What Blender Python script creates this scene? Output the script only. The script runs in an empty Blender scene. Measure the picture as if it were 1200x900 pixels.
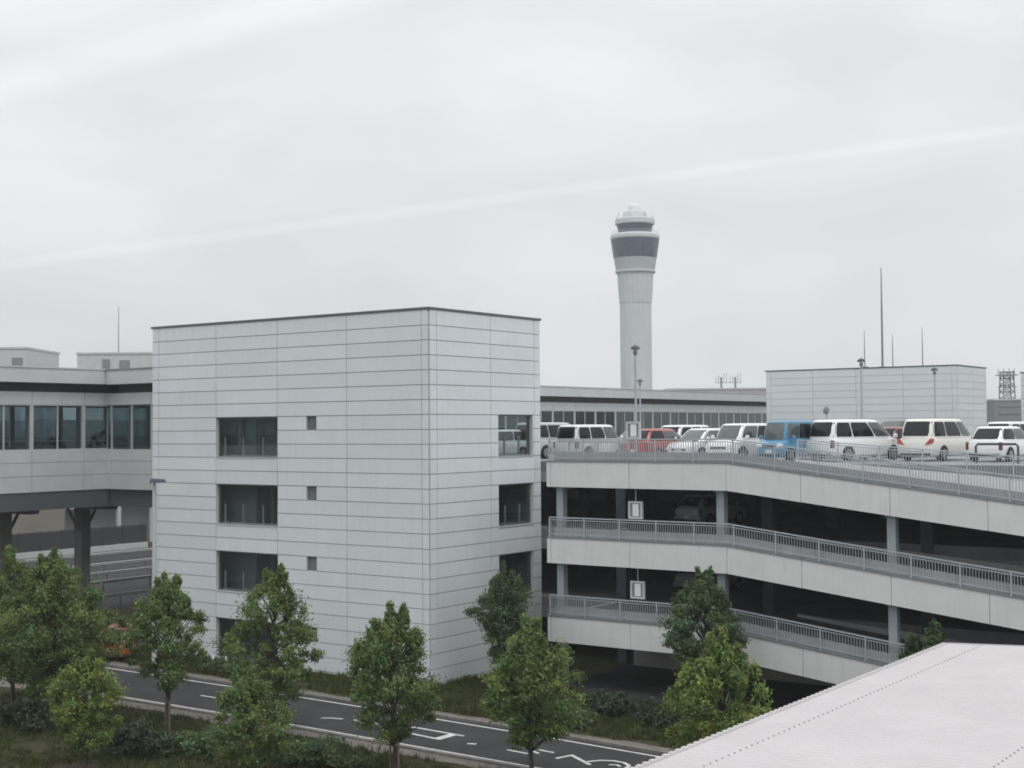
import bpy, bmesh, math, random
import numpy as np
from mathutils import Vector, Matrix

PI = math.pi
SC = bpy.context.scene
COL = SC.collection
rnd = random.Random(11)

# ------------------------------------------------------------------ camera, sky, sun, exposure
EYE = 10.9
cam_d = bpy.data.cameras.new('camera')
cam_d.sensor_width = 36.0
cam_d.lens = 36.0 * 1614.0 / 1200.0
cam_d.clip_start = 0.1
cam_d.clip_end = 8000
cam = bpy.data.objects.new('camera', cam_d)
COL.objects.link(cam)
cam.matrix_world = (Matrix.Translation((0, 0, EYE)) @ Matrix.Rotation(PI / 2 + 0.0322, 4, 'X')
                    @ Matrix.Rotation(-0.0073, 4, 'Z'))
SC.camera = cam

SUN_EL, SUN_AZ = math.radians(56), math.radians(158)      # azimuth clockwise from +Y
world = bpy.data.worlds.new('World')
SC.world = world
world.use_nodes = True
wn, wl = world.node_tree.nodes, world.node_tree.links
wn.clear()


def N(nodes, kind, **kw):
    n = nodes.new(kind)
    for k, v in kw.items():
        setattr(n, k, v)
    return n


def math_node(nodes, links, op, a, b=None, c=None, clamp=False):
    n = nodes.new('ShaderNodeMath')
    n.operation = op
    n.use_clamp = clamp
    for i, v in enumerate((a, b, c)):
        if v is None:
            continue
        if isinstance(v, (int, float)):
            n.inputs[i].default_value = v
        else:
            links.new(v, n.inputs[i])
    return n.outputs[0]


def build_sky():
    out = N(wn, 'ShaderNodeOutputWorld')
    bg = N(wn, 'ShaderNodeBackground')
    bg.inputs['Strength'].default_value = 0.1
    wl.new(bg.outputs[0], out.inputs[0])
    sky = N(wn, 'ShaderNodeTexSky', sky_type='NISHITA')
    sky.sun_disc = False
    sky.sun_elevation = SUN_EL
    sky.sun_rotation = SUN_AZ
    sky.dust_density = 3.0
    tc = N(wn, 'ShaderNodeTexCoord')
    sep = N(wn, 'ShaderNodeSeparateXYZ')
    wl.new(tc.outputs['Generated'], sep.inputs[0])
    # cloud deck: direction projected on a flat layer overhead
    comb = N(wn, 'ShaderNodeMapping')
    comb.inputs['Scale'].default_value = (3.2, 3.2, 8.5)
    comb.inputs['Location'].default_value = (1.3, 0.4, 0.2)
    wl.new(tc.outputs['Generated'], comb.inputs[0])
    no = N(wn, 'ShaderNodeTexNoise')
    no.inputs['Scale'].default_value = 1.0
    no.inputs['Detail'].default_value = 4
    no.inputs['Roughness'].default_value = 0.45
    no.inputs['Distortion'].default_value = 0.4
    wl.new(comb.outputs[0], no.inputs['Vector'])
    ramp = N(wn, 'ShaderNodeValToRGB')
    ramp.color_ramp.elements[0].position = 0.34
    ramp.color_ramp.elements[0].color = (6.75, 6.98, 7.15, 1)
    ramp.color_ramp.elements[1].position = 0.66
    ramp.color_ramp.elements[1].color = (8.4, 8.5, 8.65, 1)
    wl.new(no.outputs['Fac'], ramp.inputs[0])
    # overcast sky: darker near the horizon, brighter towards the zenith
    mr = N(wn, 'ShaderNodeMapRange', interpolation_type='SMOOTHSTEP')
    mr.inputs['From Min'].default_value = 0.04
    mr.inputs['From Max'].default_value = 0.85
    mr.inputs['To Min'].default_value = 0.0
    mr.inputs['To Max'].default_value = 0.75
    wl.new(sep.outputs['Z'], mr.inputs['Value'])
    gain = math_node(wn, wl, 'ADD', 0.97, mr.outputs[0])
    # pale streaks: window-pane reflections painted into the sky colour
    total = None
    for nrm, w0, w1, amt in PANE_STREAKS:
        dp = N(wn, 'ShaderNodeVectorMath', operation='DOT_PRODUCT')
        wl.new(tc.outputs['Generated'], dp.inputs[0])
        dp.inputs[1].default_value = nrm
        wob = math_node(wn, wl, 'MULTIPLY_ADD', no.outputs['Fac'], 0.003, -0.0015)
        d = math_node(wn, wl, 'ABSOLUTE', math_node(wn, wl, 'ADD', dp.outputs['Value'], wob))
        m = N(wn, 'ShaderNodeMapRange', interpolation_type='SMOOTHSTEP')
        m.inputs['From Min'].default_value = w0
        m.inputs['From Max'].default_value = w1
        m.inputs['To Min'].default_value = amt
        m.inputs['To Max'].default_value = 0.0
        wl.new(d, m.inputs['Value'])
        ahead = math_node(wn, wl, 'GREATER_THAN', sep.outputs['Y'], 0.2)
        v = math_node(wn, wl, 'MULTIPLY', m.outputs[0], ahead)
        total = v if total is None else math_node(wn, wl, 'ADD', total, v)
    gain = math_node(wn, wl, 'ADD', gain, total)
    mul = N(wn, 'ShaderNodeVectorMath', operation='SCALE')
    wl.new(ramp.outputs[0], mul.inputs[0])
    wl.new(gain, mul.inputs['Scale'])
    mix = N(wn, 'ShaderNodeMix', data_type='RGBA')
    mix.inputs[0].default_value = 0.94
    wl.new(sky.outputs[0], mix.inputs[6])
    wl.new(mul.outputs[0], mix.inputs[7])
    wl.new(mix.outputs[2], bg.inputs['Color'])


PANE_STREAKS = [((0.1254, 0.1649, -0.9783), 0.0010, 0.0058, 0.06),
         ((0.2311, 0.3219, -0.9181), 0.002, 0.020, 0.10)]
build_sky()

sun_d = bpy.data.lights.new('sun', 'SUN')
sun_d.energy = 0.8
sun_d.angle = math.radians(25)
sun_d.color = (1.0, 0.97, 0.93)
sun = bpy.data.objects.new('sun', sun_d)
COL.objects.link(sun)
sdir = Vector((math.sin(SUN_AZ) * math.cos(SUN_EL), math.cos(SUN_AZ) * math.cos(SUN_EL), math.sin(SUN_EL)))
sun.rotation_euler = sdir.to_track_quat('Z', 'Y').to_euler()
sun.location = sdir * 100

SC.view_settings.view_transform = 'Standard'
SC.view_settings.look = 'None'
SC.view_settings.gamma = 1
SC.view_settings.exposure = 0.13
SC.view_settings.use_curve_mapping = False
SC.cycles.filter_width = 1.8
SC.cycles.max_bounces = 8
SC.cycles.transparent_max_bounces = 12

# ------------------------------------------------------------------ site frame (s to the right along the road, t away, z up)
TH = -0.62
CS = Vector((-3.527, 58.509, 0))
RV = Vector((math.cos(TH), math.sin(TH), 0))
VV = Vector((-math.sin(TH), math.cos(TH), 0))


def W(s, t, z=0.0):
    return CS + RV * s + VV * t + Vector((0, 0, z))


# ------------------------------------------------------------------ materials
MATS = {}


def mat(name, col, rough=0.6, metal=0.0, var=0.06, scale=3.0, bump=0.0, bscale=30.0, coat=0.0, spec=0.5,
        attr=None, stretch=None, dirt=0.0, dirtcol=(0.2, 0.19, 0.17)):
    if name in MATS:
        return MATS[name]
    m = bpy.data.materials.new(name)
    m.use_nodes = True
    n, l = m.node_tree.nodes, m.node_tree.links
    b = n['Principled BSDF']
    b.inputs['Roughness'].default_value = rough
    b.inputs['Metallic'].default_value = metal
    b.inputs['Specular IOR Level'].default_value = spec
    b.inputs['Coat Weight'].default_value = coat
    tc = n.new('ShaderNodeTexCoord')
    vec = tc.outputs['Object']
    if stretch:
        mp = n.new('ShaderNodeMapping')
        mp.inputs['Scale'].default_value = stretch
        l.new(vec, mp.inputs[0])
        vec = mp.outputs[0]
    no = n.new('ShaderNodeTexNoise')
    no.inputs['Scale'].default_value = scale
    no.inputs['Detail'].default_value = 6
    no.inputs['Roughness'].default_value = 0.6
    l.new(vec, no.inputs['Vector'])
    r = n.new('ShaderNodeValToRGB')
    r.color_ramp.elements[0].position = 0.3
    r.color_ramp.elements[1].position = 0.7
    r.color_ramp.elements[0].color = tuple(max(0, c * (1 - var)) for c in col) + (1,)
    r.color_ramp.elements[1].color = tuple(min(1, c * (1 + var)) for c in col) + (1,)
    l.new(no.outputs['Fac'], r.inputs[0])
    cout = r.outputs[0]
    if dirt > 0:
        mp2 = n.new('ShaderNodeMapping')
        mp2.inputs['Scale'].default_value = (1.7, 1.7, 0.16)
        l.new(tc.outputs['Object'], mp2.inputs[0])
        n2 = n.new('ShaderNodeTexNoise')
        n2.inputs['Scale'].default_value = 2.2
        n2.inputs['Detail'].default_value = 7
        n2.inputs['Roughness'].default_value = 0.7
        l.new(mp2.outputs[0], n2.inputs['Vector'])
        mr = n.new('ShaderNodeMapRange')
        mr.inputs['From Min'].default_value = 0.5
        mr.inputs['From Max'].default_value = 0.8
        mr.inputs['To Max'].default_value = dirt
        l.new(n2.outputs['Fac'], mr.inputs['Value'])
        mx = n.new('ShaderNodeMix')
        mx.data_type = 'RGBA'
        l.new(mr.outputs[0], mx.inputs[0])
        l.new(cout, mx.inputs[6])
        mx.inputs[7].default_value = tuple(dirtcol) + (1,)
        cout = mx.outputs[2]
    if attr:
        at = n.new('ShaderNodeAttribute')
        at.attribute_name = attr
        mx = n.new('ShaderNodeMix')
        mx.data_type = 'RGBA'
        mx.blend_type = 'MULTIPLY'
        mx.inputs[0].default_value = 1.0
        l.new(cout, mx.inputs[6])
        l.new(at.outputs['Color'], mx.inputs[7])
        cout = mx.outputs[2]
    l.new(cout, b.inputs['Base Color'])
    if bump > 0:
        nb = n.new('ShaderNodeTexNoise')
        nb.inputs['Scale'].default_value = bscale
        nb.inputs['Detail'].default_value = 5
        l.new(tc.outputs['Object'], nb.inputs['Vector'])
        bp = n.new('ShaderNodeBump')
        bp.inputs['Strength'].default_value = bump
        bp.inputs['Distance'].default_value = 0.02
        l.new(nb.outputs['Fac'], bp.inputs['Height'])
        l.new(bp.outputs[0], b.inputs['Normal'])
    MATS[name] = m
    return m


def glass_mat(name, tint, refl_min=0.06, rough=0.02):
    if name in MATS:
        return MATS[name]
    m = bpy.data.materials.new(name)
    m.use_nodes = True
    n, l = m.node_tree.nodes, m.node_tree.links
    n.clear()
    out = n.new('ShaderNodeOutputMaterial')
    tr = n.new('ShaderNodeBsdfTransparent')
    tr.inputs[0].default_value = tuple(tint) + (1,)
    gl = n.new('ShaderNodeBsdfGlossy')
    gl.inputs['Roughness'].default_value = rough
    gl.inputs['Color'].default_value = (0.9, 0.95, 0.95, 1)
    lw = n.new('ShaderNodeLayerWeight')
    lw.inputs['Blend'].default_value = 0.5
    p5 = n.new('ShaderNodeMath')
    p5.operation = 'POWER'
    p5.inputs[1].default_value = 5.0
    l.new(lw.outputs['Facing'], p5.inputs[0])
    ad = n.new('ShaderNodeMath')
    ad.operation = 'ADD'
    ad.use_clamp = True
    ad.inputs[1].default_value = refl_min
    l.new(p5.outputs[0], ad.inputs[0])
    mx = n.new('ShaderNodeMixShader')
    l.new(ad.outputs[0], mx.inputs[0])
    l.new(tr.outputs[0], mx.inputs[1])
    l.new(gl.outputs[0], mx.inputs[2])
    l.new(mx.outputs[0], out.inputs[0])
    MATS[name] = m
    return m


def leaf_mat(name, col, trans=0.25):
    if name in MATS:
        return MATS[name]
    m = bpy.data.materials.new(name)
    m.use_nodes = True
    n, l = m.node_tree.nodes, m.node_tree.links
    n.clear()
    out = n.new('ShaderNodeOutputMaterial')
    at = n.new('ShaderNodeAttribute')
    at.attribute_name = 'tone'
    mx = n.new('ShaderNodeMix')
    mx.data_type = 'RGBA'
    mx.blend_type = 'MULTIPLY'
    mx.inputs[0].default_value = 1.0
    mx.inputs[6].default_value = tuple(col) + (1,)
    l.new(at.outputs['Color'], mx.inputs[7])
    pb = n.new('ShaderNodeBsdfPrincipled')
    pb.inputs['Roughness'].default_value = 0.5
    pb.inputs['Specular IOR Level'].default_value = 0.35
    l.new(mx.outputs[2], pb.inputs['Base Color'])
    tl = n.new('ShaderNodeBsdfTranslucent')
    l.new(mx.outputs[2], tl.inputs[0])
    ms = n.new('ShaderNodeMixShader')
    ms.inputs[0].default_value = trans
    l.new(pb.outputs[0], ms.inputs[1])
    l.new(tl.outputs[0], ms.inputs[2])
    l.new(ms.outputs[0], out.inputs[0])
    MATS[name] = m
    return m


M_PANEL = mat('clad_panel', (0.66, 0.70, 0.72), 0.45, var=0.03, scale=0.7, attr='tone', bump=0.08, bscale=3.0,
              dirt=0.22, dirtcol=(0.46, 0.47, 0.46))
M_PANEL_FAR = mat('clad_panel_far', (0.66, 0.70, 0.72), 0.5, var=0.03, scale=0.5, attr='tone')
M_SEAL = mat('joint_seal', (0.24, 0.25, 0.255), 0.8)
M_SHELL = mat('inner_wall', (0.50, 0.51, 0.50), 0.8, var=0.08, scale=1.2)
M_COPING = mat('dark_coping', (0.10, 0.11, 0.125), 0.5)
M_FRAME = mat('window_frame', (0.22, 0.23, 0.24), 0.45, metal=0.3)
M_ALU = mat('pale_aluminium', (0.55, 0.57, 0.58), 0.45, metal=0.3)
M_GLASS = glass_mat('window_glass', (0.68, 0.735, 0.745), 0.06)
M_GLASS_D = glass_mat('dim_glass', (0.68, 0.74, 0.76), 0.06)
M_CONC = mat('concrete', (0.40, 0.39, 0.37), 0.85, var=0.12, scale=1.3, bump=0.2, bscale=18, dirt=0.35)
M_PARAPET = mat('parapet_concrete', (0.645, 0.65, 0.645), 0.85, var=0.05, scale=0.8, bump=0.08, bscale=14, dirt=0.34,
                dirtcol=(0.40, 0.40, 0.39))
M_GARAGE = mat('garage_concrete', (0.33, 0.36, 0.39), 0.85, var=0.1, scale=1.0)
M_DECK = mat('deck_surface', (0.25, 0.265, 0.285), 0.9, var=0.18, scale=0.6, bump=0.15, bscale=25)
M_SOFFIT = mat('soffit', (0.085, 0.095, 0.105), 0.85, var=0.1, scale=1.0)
M_COLUMN = mat('painted_column', (0.30, 0.34, 0.36), 0.6, var=0.06)
M_GALV = mat('galvanised_rail', (0.42, 0.45, 0.48), 0.5, metal=0.35, var=0.08, scale=8)
M_STEEL = mat('grey_steel', (0.22, 0.235, 0.25), 0.5, metal=0.3, var=0.1)
M_DARKSTEEL = mat('dark_steel', (0.06, 0.065, 0.07), 0.5, metal=0.3)
M_WHITE = mat('white_paint', (0.75, 0.76, 0.76), 0.5, var=0.03)
M_GREYWHITE = mat('grey_white', (0.52, 0.54, 0.55), 0.6, var=0.06, scale=0.9)
M_RUBBER = mat('tyre_rubber', (0.018, 0.018, 0.019), 0.85)
M_RIM = mat('alloy_rim', (0.5, 0.5, 0.52), 0.35, metal=0.8)
M_TRIM = mat('black_trim', (0.02, 0.02, 0.022), 0.5)
M_CARGLASS = mat('tinted_car_glass', (0.012, 0.016, 0.019), 0.08, var=0.1, spec=0.35)
M_CARGLASS_L = mat('clear_car_glass', (0.075, 0.09, 0.09), 0.05, var=0.2, spec=0.8)
M_LAMPRED = mat('tail_lamp_red', (0.34, 0.03, 0.03), 0.2, coat=0.5)
M_LAMPDULL = mat('tail_lamp_dull', (0.15, 0.035, 0.035), 0.25, coat=0.4)
M_LAMPCLR = mat('head_lamp_clear', (0.62, 0.64, 0.66), 0.12, coat=0.5)
M_PLATE = mat('number_plate', (0.70, 0.71, 0.68), 0.5)
M_LINE = mat('line_paint', (0.56, 0.56, 0.54), 0.8, var=0.25, scale=4, dirt=0.45)
M_ASPHALT = mat('asphalt', (0.031, 0.031, 0.032), 0.92, var=0.34, scale=0.55, bump=0.3, bscale=60)
M_GRAVEL = mat('gravel_strip', (0.150, 0.135, 0.118), 0.95, var=0.32, scale=2.2, bump=0.6, bscale=40)
M_PIER = mat('pier_concrete', (0.15, 0.152, 0.15), .85, var=.14, scale=1.0, dirt=.3)
M_RAILDULL = mat('dull_rail', (0.36, 0.37, 0.37), .6, var=.1)
M_KERB = mat('kerb_concrete', (0.19, 0.18, 0.165), .9, var=.25, scale=3, dirt=.4, dirtcol=(.08,.08,.06))
M_UPST = mat('upstand', (0.40, 0.415, 0.43), .85, var=.12, scale=1.2, dirt=.2)
M_BARK = mat('bark', (0.060, 0.050, 0.041), 0.9, var=0.3, scale=9, bump=0.5, bscale=40)
M_STAKE = mat('bamboo_stake', (0.16, 0.12, 0.08), 0.8)
M_BEIGE = mat('beige_wall', (0.24, 0.22, 0.195), 0.85, var=0.08, scale=0.5, dirt=0.2)
M_TOWER = mat('tower_concrete', (0.56, 0.59, 0.61), 0.7, var=0.05, scale=0.2, dirt=0.12, dirtcol=(0.4, 0.41, 0.42))
M_TOWERGLASS = mat('tower_glazing', (0.040, 0.078, 0.118), 0.22, var=0.3, scale=0.6, spec=0.5)
M_ROOFMETAL = mat('painted_roof_metal', (0.505, 0.482, 0.485), 0.6, var=0.06, scale=0.5, dirt=0.30, dirtcol=(0.42, 0.39, 0.37))
M_BOLT = mat('bolt_head', (0.20, 0.19, 0.185), 0.6)


def ground_mat():
    m = bpy.data.materials.new('grass_soil')
    m.use_nodes = True
    n, l = m.node_tree.nodes, m.node_tree.links
    b = n['Principled BSDF']
    b.inputs['Roughness'].default_value = 0.95
    b.inputs['Specular IOR Level'].default_value = 0.15
    tc = n.new('ShaderNodeTexCoord')
    def noise(sc, det=6):
        q = n.new('ShaderNodeTexNoise')
        q.inputs['Scale'].default_value = sc
        q.inputs['Detail'].default_value = det
        q.inputs['Roughness'].default_value = 0.65
        l.new(tc.outputs['Object'], q.inputs['Vector'])
        return q.outputs['Fac']
    r1 = n.new('ShaderNodeValToRGB')
    e = r1.color_ramp.elements
    e[0].position, e[0].color = 0.36, (0.030, 0.036, 0.016, 1)
    e[1].position, e[1].color = 0.66, (0.060, 0.062, 0.026, 1)
    l.new(noise(1.6, 8), r1.inputs[0])
    r2 = n.new('ShaderNodeValToRGB')
    e = r2.color_ramp.elements
    e[0].position, e[0].color = 0.3, (0.045, 0.035, 0.026, 1)
    e[1].position, e[1].color = 0.7, (0.085, 0.068, 0.052, 1)
    l.new(noise(6, 8), r2.inputs[0])
    r3 = n.new('ShaderNodeValToRGB')
    r3.color_ramp.elements[0].position = 0.50
    r3.color_ramp.elements[1].position = 0.60
    l.new(noise(0.32, 5), r3.inputs[0])
    mx = n.new('ShaderNodeMix')
    mx.data_type = 'RGBA'
    l.new(r3.outputs[0], mx.inputs[0])
    l.new(r1.outputs[0], mx.inputs[6])
    l.new(r2.outputs[0], mx.inputs[7])
    l.new(mx.outputs[2], b.inputs['Base Color'])
    bp = n.new('ShaderNodeBump')
    bp.inputs['Strength'].default_value = 0.7
    bp.inputs['Distance'].default_value = 0.05
    l.new(noise(14, 6), bp.inputs['Height'])
    l.new(bp.outputs[0], b.inputs['Normal'])
    return m


M_GROUND = ground_mat()

# ------------------------------------------------------------------ mesh helpers


class MB:
    """Collects boxes, prisms, tubes and lathes and links them as ONE mesh object."""

    def __init__(self):
        self.v, self.f, self.c = [], [], []
        self.tone = (1, 1, 1)

    def add(self, verts, faces):
        o = len(self.v)
        self.v += [tuple(p) for p in verts]
        self.f += [tuple(i + o for i in fc) for fc in faces]
        self.c += [self.tone] * len(faces)
        return self

    def box(self, a, b, c, d, e, g):
        """s0,s1,t0,t1,z0,z1"""
        v = [(a, c, e), (b, c, e), (b, d, e), (a, d, e), (a, c, g), (b, c, g), (b, d, g), (a, d, g)]
        return self.add(v, [(0, 3, 2, 1), (4, 5, 6, 7), (0, 1, 5, 4), (1, 2, 6, 5), (2, 3, 7, 6), (3, 0, 4, 7)])

    def sbox(self, s0, s1, t0, t1, zb0, zt0, zb1, zt1):
        """box whose bottom/top run from (zb0,zt0) at s0 to (zb1,zt1) at s1"""
        v = [(s0, t0, zb0), (s1, t0, zb1), (s1, t1, zb1), (s0, t1, zb0),
             (s0, t0, zt0), (s1, t0, zt1), (s1, t1, zt1), (s0, t1, zt0)]
        return self.add(v, [(0, 3, 2, 1), (4, 5, 6, 7), (0, 1, 5, 4), (1, 2, 6, 5), (2, 3, 7, 6), (3, 0, 4, 7)])

    def quad(self, p):
        return self.add(p, [tuple(range(len(p)))])

    def tube(self, pts, radii, n=8, cap=True):
        pts = [Vector(p) for p in pts]
        rings = []
        up = None
        for i, p in enumerate(pts):
            d = (pts[min(i + 1, len(pts) - 1)] - pts[max(i - 1, 0)])
            if d.length < 1e-9:
                d = Vector((0, 0, 1))
            d.normalize()
            if up is None:
                up = Vector((1, 0, 0)) if abs(d.x) < 0.8 else Vector((0, 1, 0))
            a = (up - d * up.dot(d)).normalized()
            b = d.cross(a)
            up = a
            r = radii[i] if hasattr(radii, '__len__') else radii
            rings.append([p + a * (r * math.cos(2 * PI * k / n)) + b * (r * math.sin(2 * PI * k / n)) for k in range(n)])
        v = [q for ring in rings for q in ring]
        f = []
        for i in range(len(rings) - 1):
            for k in range(n):
                k2 = (k + 1) % n
                f.append((i * n + k, i * n + k2, (i + 1) * n + k2, (i + 1) * n + k))
        if cap:
            f.append(tuple(range(n))[::-1])
            f.append(tuple((len(rings) - 1) * n + k for k in range(n)))
        return self.add(v, f)

    def lathe(self, prof, n=32, cx=0, cy=0, cap=True):
        v, f = [], []
        for r, z in prof:
            for k in range(n):
                a = 2 * PI * k / n
                v.append((cx + r * math.cos(a), cy + r * math.sin(a), z))
        for i in range(len(prof) - 1):
            for k in range(n):
                k2 = (k + 1) % n
                f.append((i * n + k, i * n + k2, (i + 1) * n + k2, (i + 1) * n + k))
        if cap:
            f.append(tuple(range(n))[::-1])
            f.append(tuple((len(prof) - 1) * n + k for k in range(n)))
        return self.add(v, f)

    def build(self, name, m, parent=None, base=(0, 0, 0), smooth=False, tone=False, site=False):
        me = bpy.data.meshes.new(name)
        bx, by, bz = base
        me.from_pydata([(x - bx, y - by, z - bz) for x, y, z in self.v], [], self.f)
        if tone:
            at = me.attributes.new('tone', 'FLOAT_COLOR', 'FACE')
            at.data.foreach_set('color', np.array([list(c) + [1] for c in self.c], dtype=np.float32).ravel())
        if m is not None:
            me.materials.append(m)
        if smooth:
            me.shade_smooth()
            try:
                me.set_sharp_from_angle(angle=math.radians(38))
            except Exception:
                pass
        me.update()
        o = bpy.data.objects.new(name, me)
        COL.objects.link(o)
        if parent is not None:
            o.parent = parent
        elif site:
            o.location = W(bx, by, bz)
            o.rotation_euler = (0, 0, TH)
        return o


def tag(o, label, cat, group=None, kind=None):
    if label:
        o['label'] = label
    if cat:
        o['category'] = cat
    if group:
        o['group'] = group
    if kind:
        o['kind'] = kind
    return o


def thing(name, label, cat, base, group=None, rot=0.0, site=True):
    o = bpy.data.objects.new(name, None)
    COL.objects.link(o)
    o.empty_display_size = 0.3
    o.location = W(*base) if site else Vector(base)
    o.rotation_euler = (0, 0, (TH if site else 0) + rot)
    return tag(o, label, cat, group)


def copy_tree(o, parent=None):
    c = o.copy()
    COL.objects.link(c)
    if parent is not None:
        c.parent = parent
    for ch in list(o.children):
        copy_tree(ch, c)
    return c


def structure(o):
    o['kind'] = 'structure'
    return o


# ------------------------------------------------------------------ ground, road, kerbs, markings
g = MB()
g.quad([(-2500, -2500, 0), (2500, -2500, 0), (2500, 2500, 0), (-2500, 2500, 0)])
structure(g.build('ground', M_GROUND, site=True))

FAR = [(-60, -4.35), (-19, -4.48), (-3, -4.62), (3.6, -4.84), (9.4, -5.10), (14.5, -5.45), (22, -6.05), (34, -7.1)]
NEAR = [(-60, -8.65), (-9.5, -8.60), (1, -8.58), (5.7, -8.72), (11, -8.86), (20, -9.2), (34, -9.9)]


def line_at(L, s):
    for (a, ta), (b, tb) in zip(L, L[1:]):
        if a <= s <= b:
            return ta + (tb - ta) * (s - a) / (b - a)
    return L[-1][1]


def strip(mb, s0, s1, f0, f1, z, step=1.5, z1=None):
    n = max(1, int((s1 - s0) / step))
    xs = [s0 + (s1 - s0) * i / n for i in range(n + 1)]
    if z1 is None:
        v = [(x, f0(x), z) for x in xs] + [(x, f1(x), z) for x in xs]
        f = [(i, i + 1, n + 2 + i, n + 1 + i) for i in range(n)]
        mb.add(v, f)
    else:
        for a, b in zip(xs, xs[1:]):
            b -= 0.008
            v = [(a, f0(a), z), (b, f0(b), z), (b, f1(b), z), (a, f1(a), z),
                 (a, f0(a), z1), (b, f0(b), z1), (b, f1(b), z1), (a, f1(a), z1)]
            mb.add(v, [(0, 3, 2, 1), (4, 5, 6, 7), (0, 1, 5, 4), (1, 2, 6, 5), (2, 3, 7, 6), (3, 0, 4, 7)])


fr = lambda o: (lambda s: line_at(FAR, s) + o)
nr = lambda o: (lambda s: line_at(NEAR, s) + o)
q = MB()
strip(q, -60, 34, nr(-0.32), fr(0.32), 0.006)
structure(q.build('road', M_ASPHALT, site=True))
q = MB()
strip(q, -60, 34, fr(0.33), fr(0.47), 0.0, 1.0, 0.10)
structure(q.build('kerb', M_KERB, site=True))
q = MB()
strip(q, -60, 34, nr(-0.47), nr(-0.33), 0.0, 1.0, 0.08)
structure(q.build('kerb', M_KERB, site=True))
q = MB()
strip(q, -30, 34, fr(0.48), lambda s: line_at(FAR, s) + 1.15 + 0.1 * math.sin(s * 1.1) + 0.06 * math.sin(s * 3.7), 0.010, 0.5)
structure(q.build('verge_gravel', M_GRAVEL, site=True))
q = MB()
strip(q, -30, 34, lambda s: line_at(NEAR, s) - 1.25 + 0.12 * math.sin(s * 0.9) + 0.08 * math.sin(s * 2.9), nr(-0.48), 0.010, 0.5)
structure(q.build('verge_gravel', M_GRAVEL, site=True))
q = MB()
q.quad([(4.2, 2.2, 0.005), (70, 2.2, 0.005), (70, 33, 0.005), (4.2, 33, 0.005)])
structure(q.build('car_park_floor', M_ASPHALT, site=True))
# service roads below the elevated walkway
q = MB()
q.quad([(-66, -60, 0.004), (-33, -60, 0.004), (-33, 120, 0.004), (-66, 120, 0.004)])
structure(q.build('service_road', M_ASPHALT, site=True))

mk = MB()
strip(mk, -60, 34, fr(-0.06), fr(0.06), 0.010)
strip(mk, -60, 34, nr(-0.06), nr(0.06), 0.010)
for a, b in ((-29.5, -26.0), (-22.3, -16.9), (-6.8, -3.0)):
    strip(mk, a, b, lambda s: -6.68, lambda s: -6.56, 0.010)


def stroke(mb, pts, w, z=0.010):
    pts = [Vector((p[0], p[1], 0)) for p in pts]
    L, Rr = [], []
    for i, p in enumerate(pts):
        d1 = (p - pts[i - 1]).normalized() if i else (pts[1] - p).normalized()
        d2 = (pts[i + 1] - p).normalized() if i < len(pts) - 1 else d1
        nn = Vector((-(d1 + d2).y, (d1 + d2).x, 0)).normalized()
        k = w / 2 / max(0.45, nn.dot(Vector((-d1.y, d1.x, 0))))
        L.append(p + nn * k)
        Rr.append(p - nn * k)
    n = len(pts)
    v = [(q.x, q.y, z) for q in L] + [(q.x, q.y, z) for q in Rr]
    mb.add(v, [(i, n + i, n + i + 1, i + 1) for i in range(n - 1)])


stroke(mk, [(0.45, -7.14), (0.72, -6.93), (1.25, -6.80)], 0.13)
stroke(mk, [(1.70, -6.66), (2.35, -6.92), (3.0, -7.12)], 0.12)
stroke(mk, [(2.30, -6.62), (2.95, -6.76)], 0.11)
# open-ended box sign on the carriageway
stroke(mk, [(4.28, -6.74), (4.42, -6.42), (6.80, -6.55)], 0.13)
stroke(mk, [(4.75, -7.26), (6.35, -7.44)], 0.13)
stroke(mk, [(6.30, -7.50), (6.34, -6.58)], 0.34, 0.0115)
stroke(mk, [(7.62, -7.42), (7.92, -7.30)], 0.14)
stroke(mk, [(9.30, -7.40), (10.2, -7.47)], 0.12)
stroke(mk, [(10.2, -6.80), (10.85, -6.86)], 0.12)
stroke(mk, [(9.9, -6.95), (10.5, -7.25)], 0.11)
stroke(mk, [(11.35, -7.50), (11.55, -6.84), (12.75, -7.60)], 0.14)
stroke(mk, [(12.45, -7.30), (12.7, -6.92), (13.1, -6.72), (13.5, -6.74), (13.85, -6.98), (13.95, -7.35), (13.75, -7.72), (13.35, -7.85)], 0.13)
stroke(mk, [(13.25, -7.25), (13.5, -7.12), (13.7, -7.3)], 0.11)
structure(mk.build('road_markings', M_LINE, site=True))

# ------------------------------------------------------------------ the white clad stair building (and its twins further off)
PITCH = 0.635
ZTOP = 16.0
ROWS = [15.33 - PITCH * k for k in range(25)] + [0.0]
ROWS = [ZTOP] + ROWS


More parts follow.
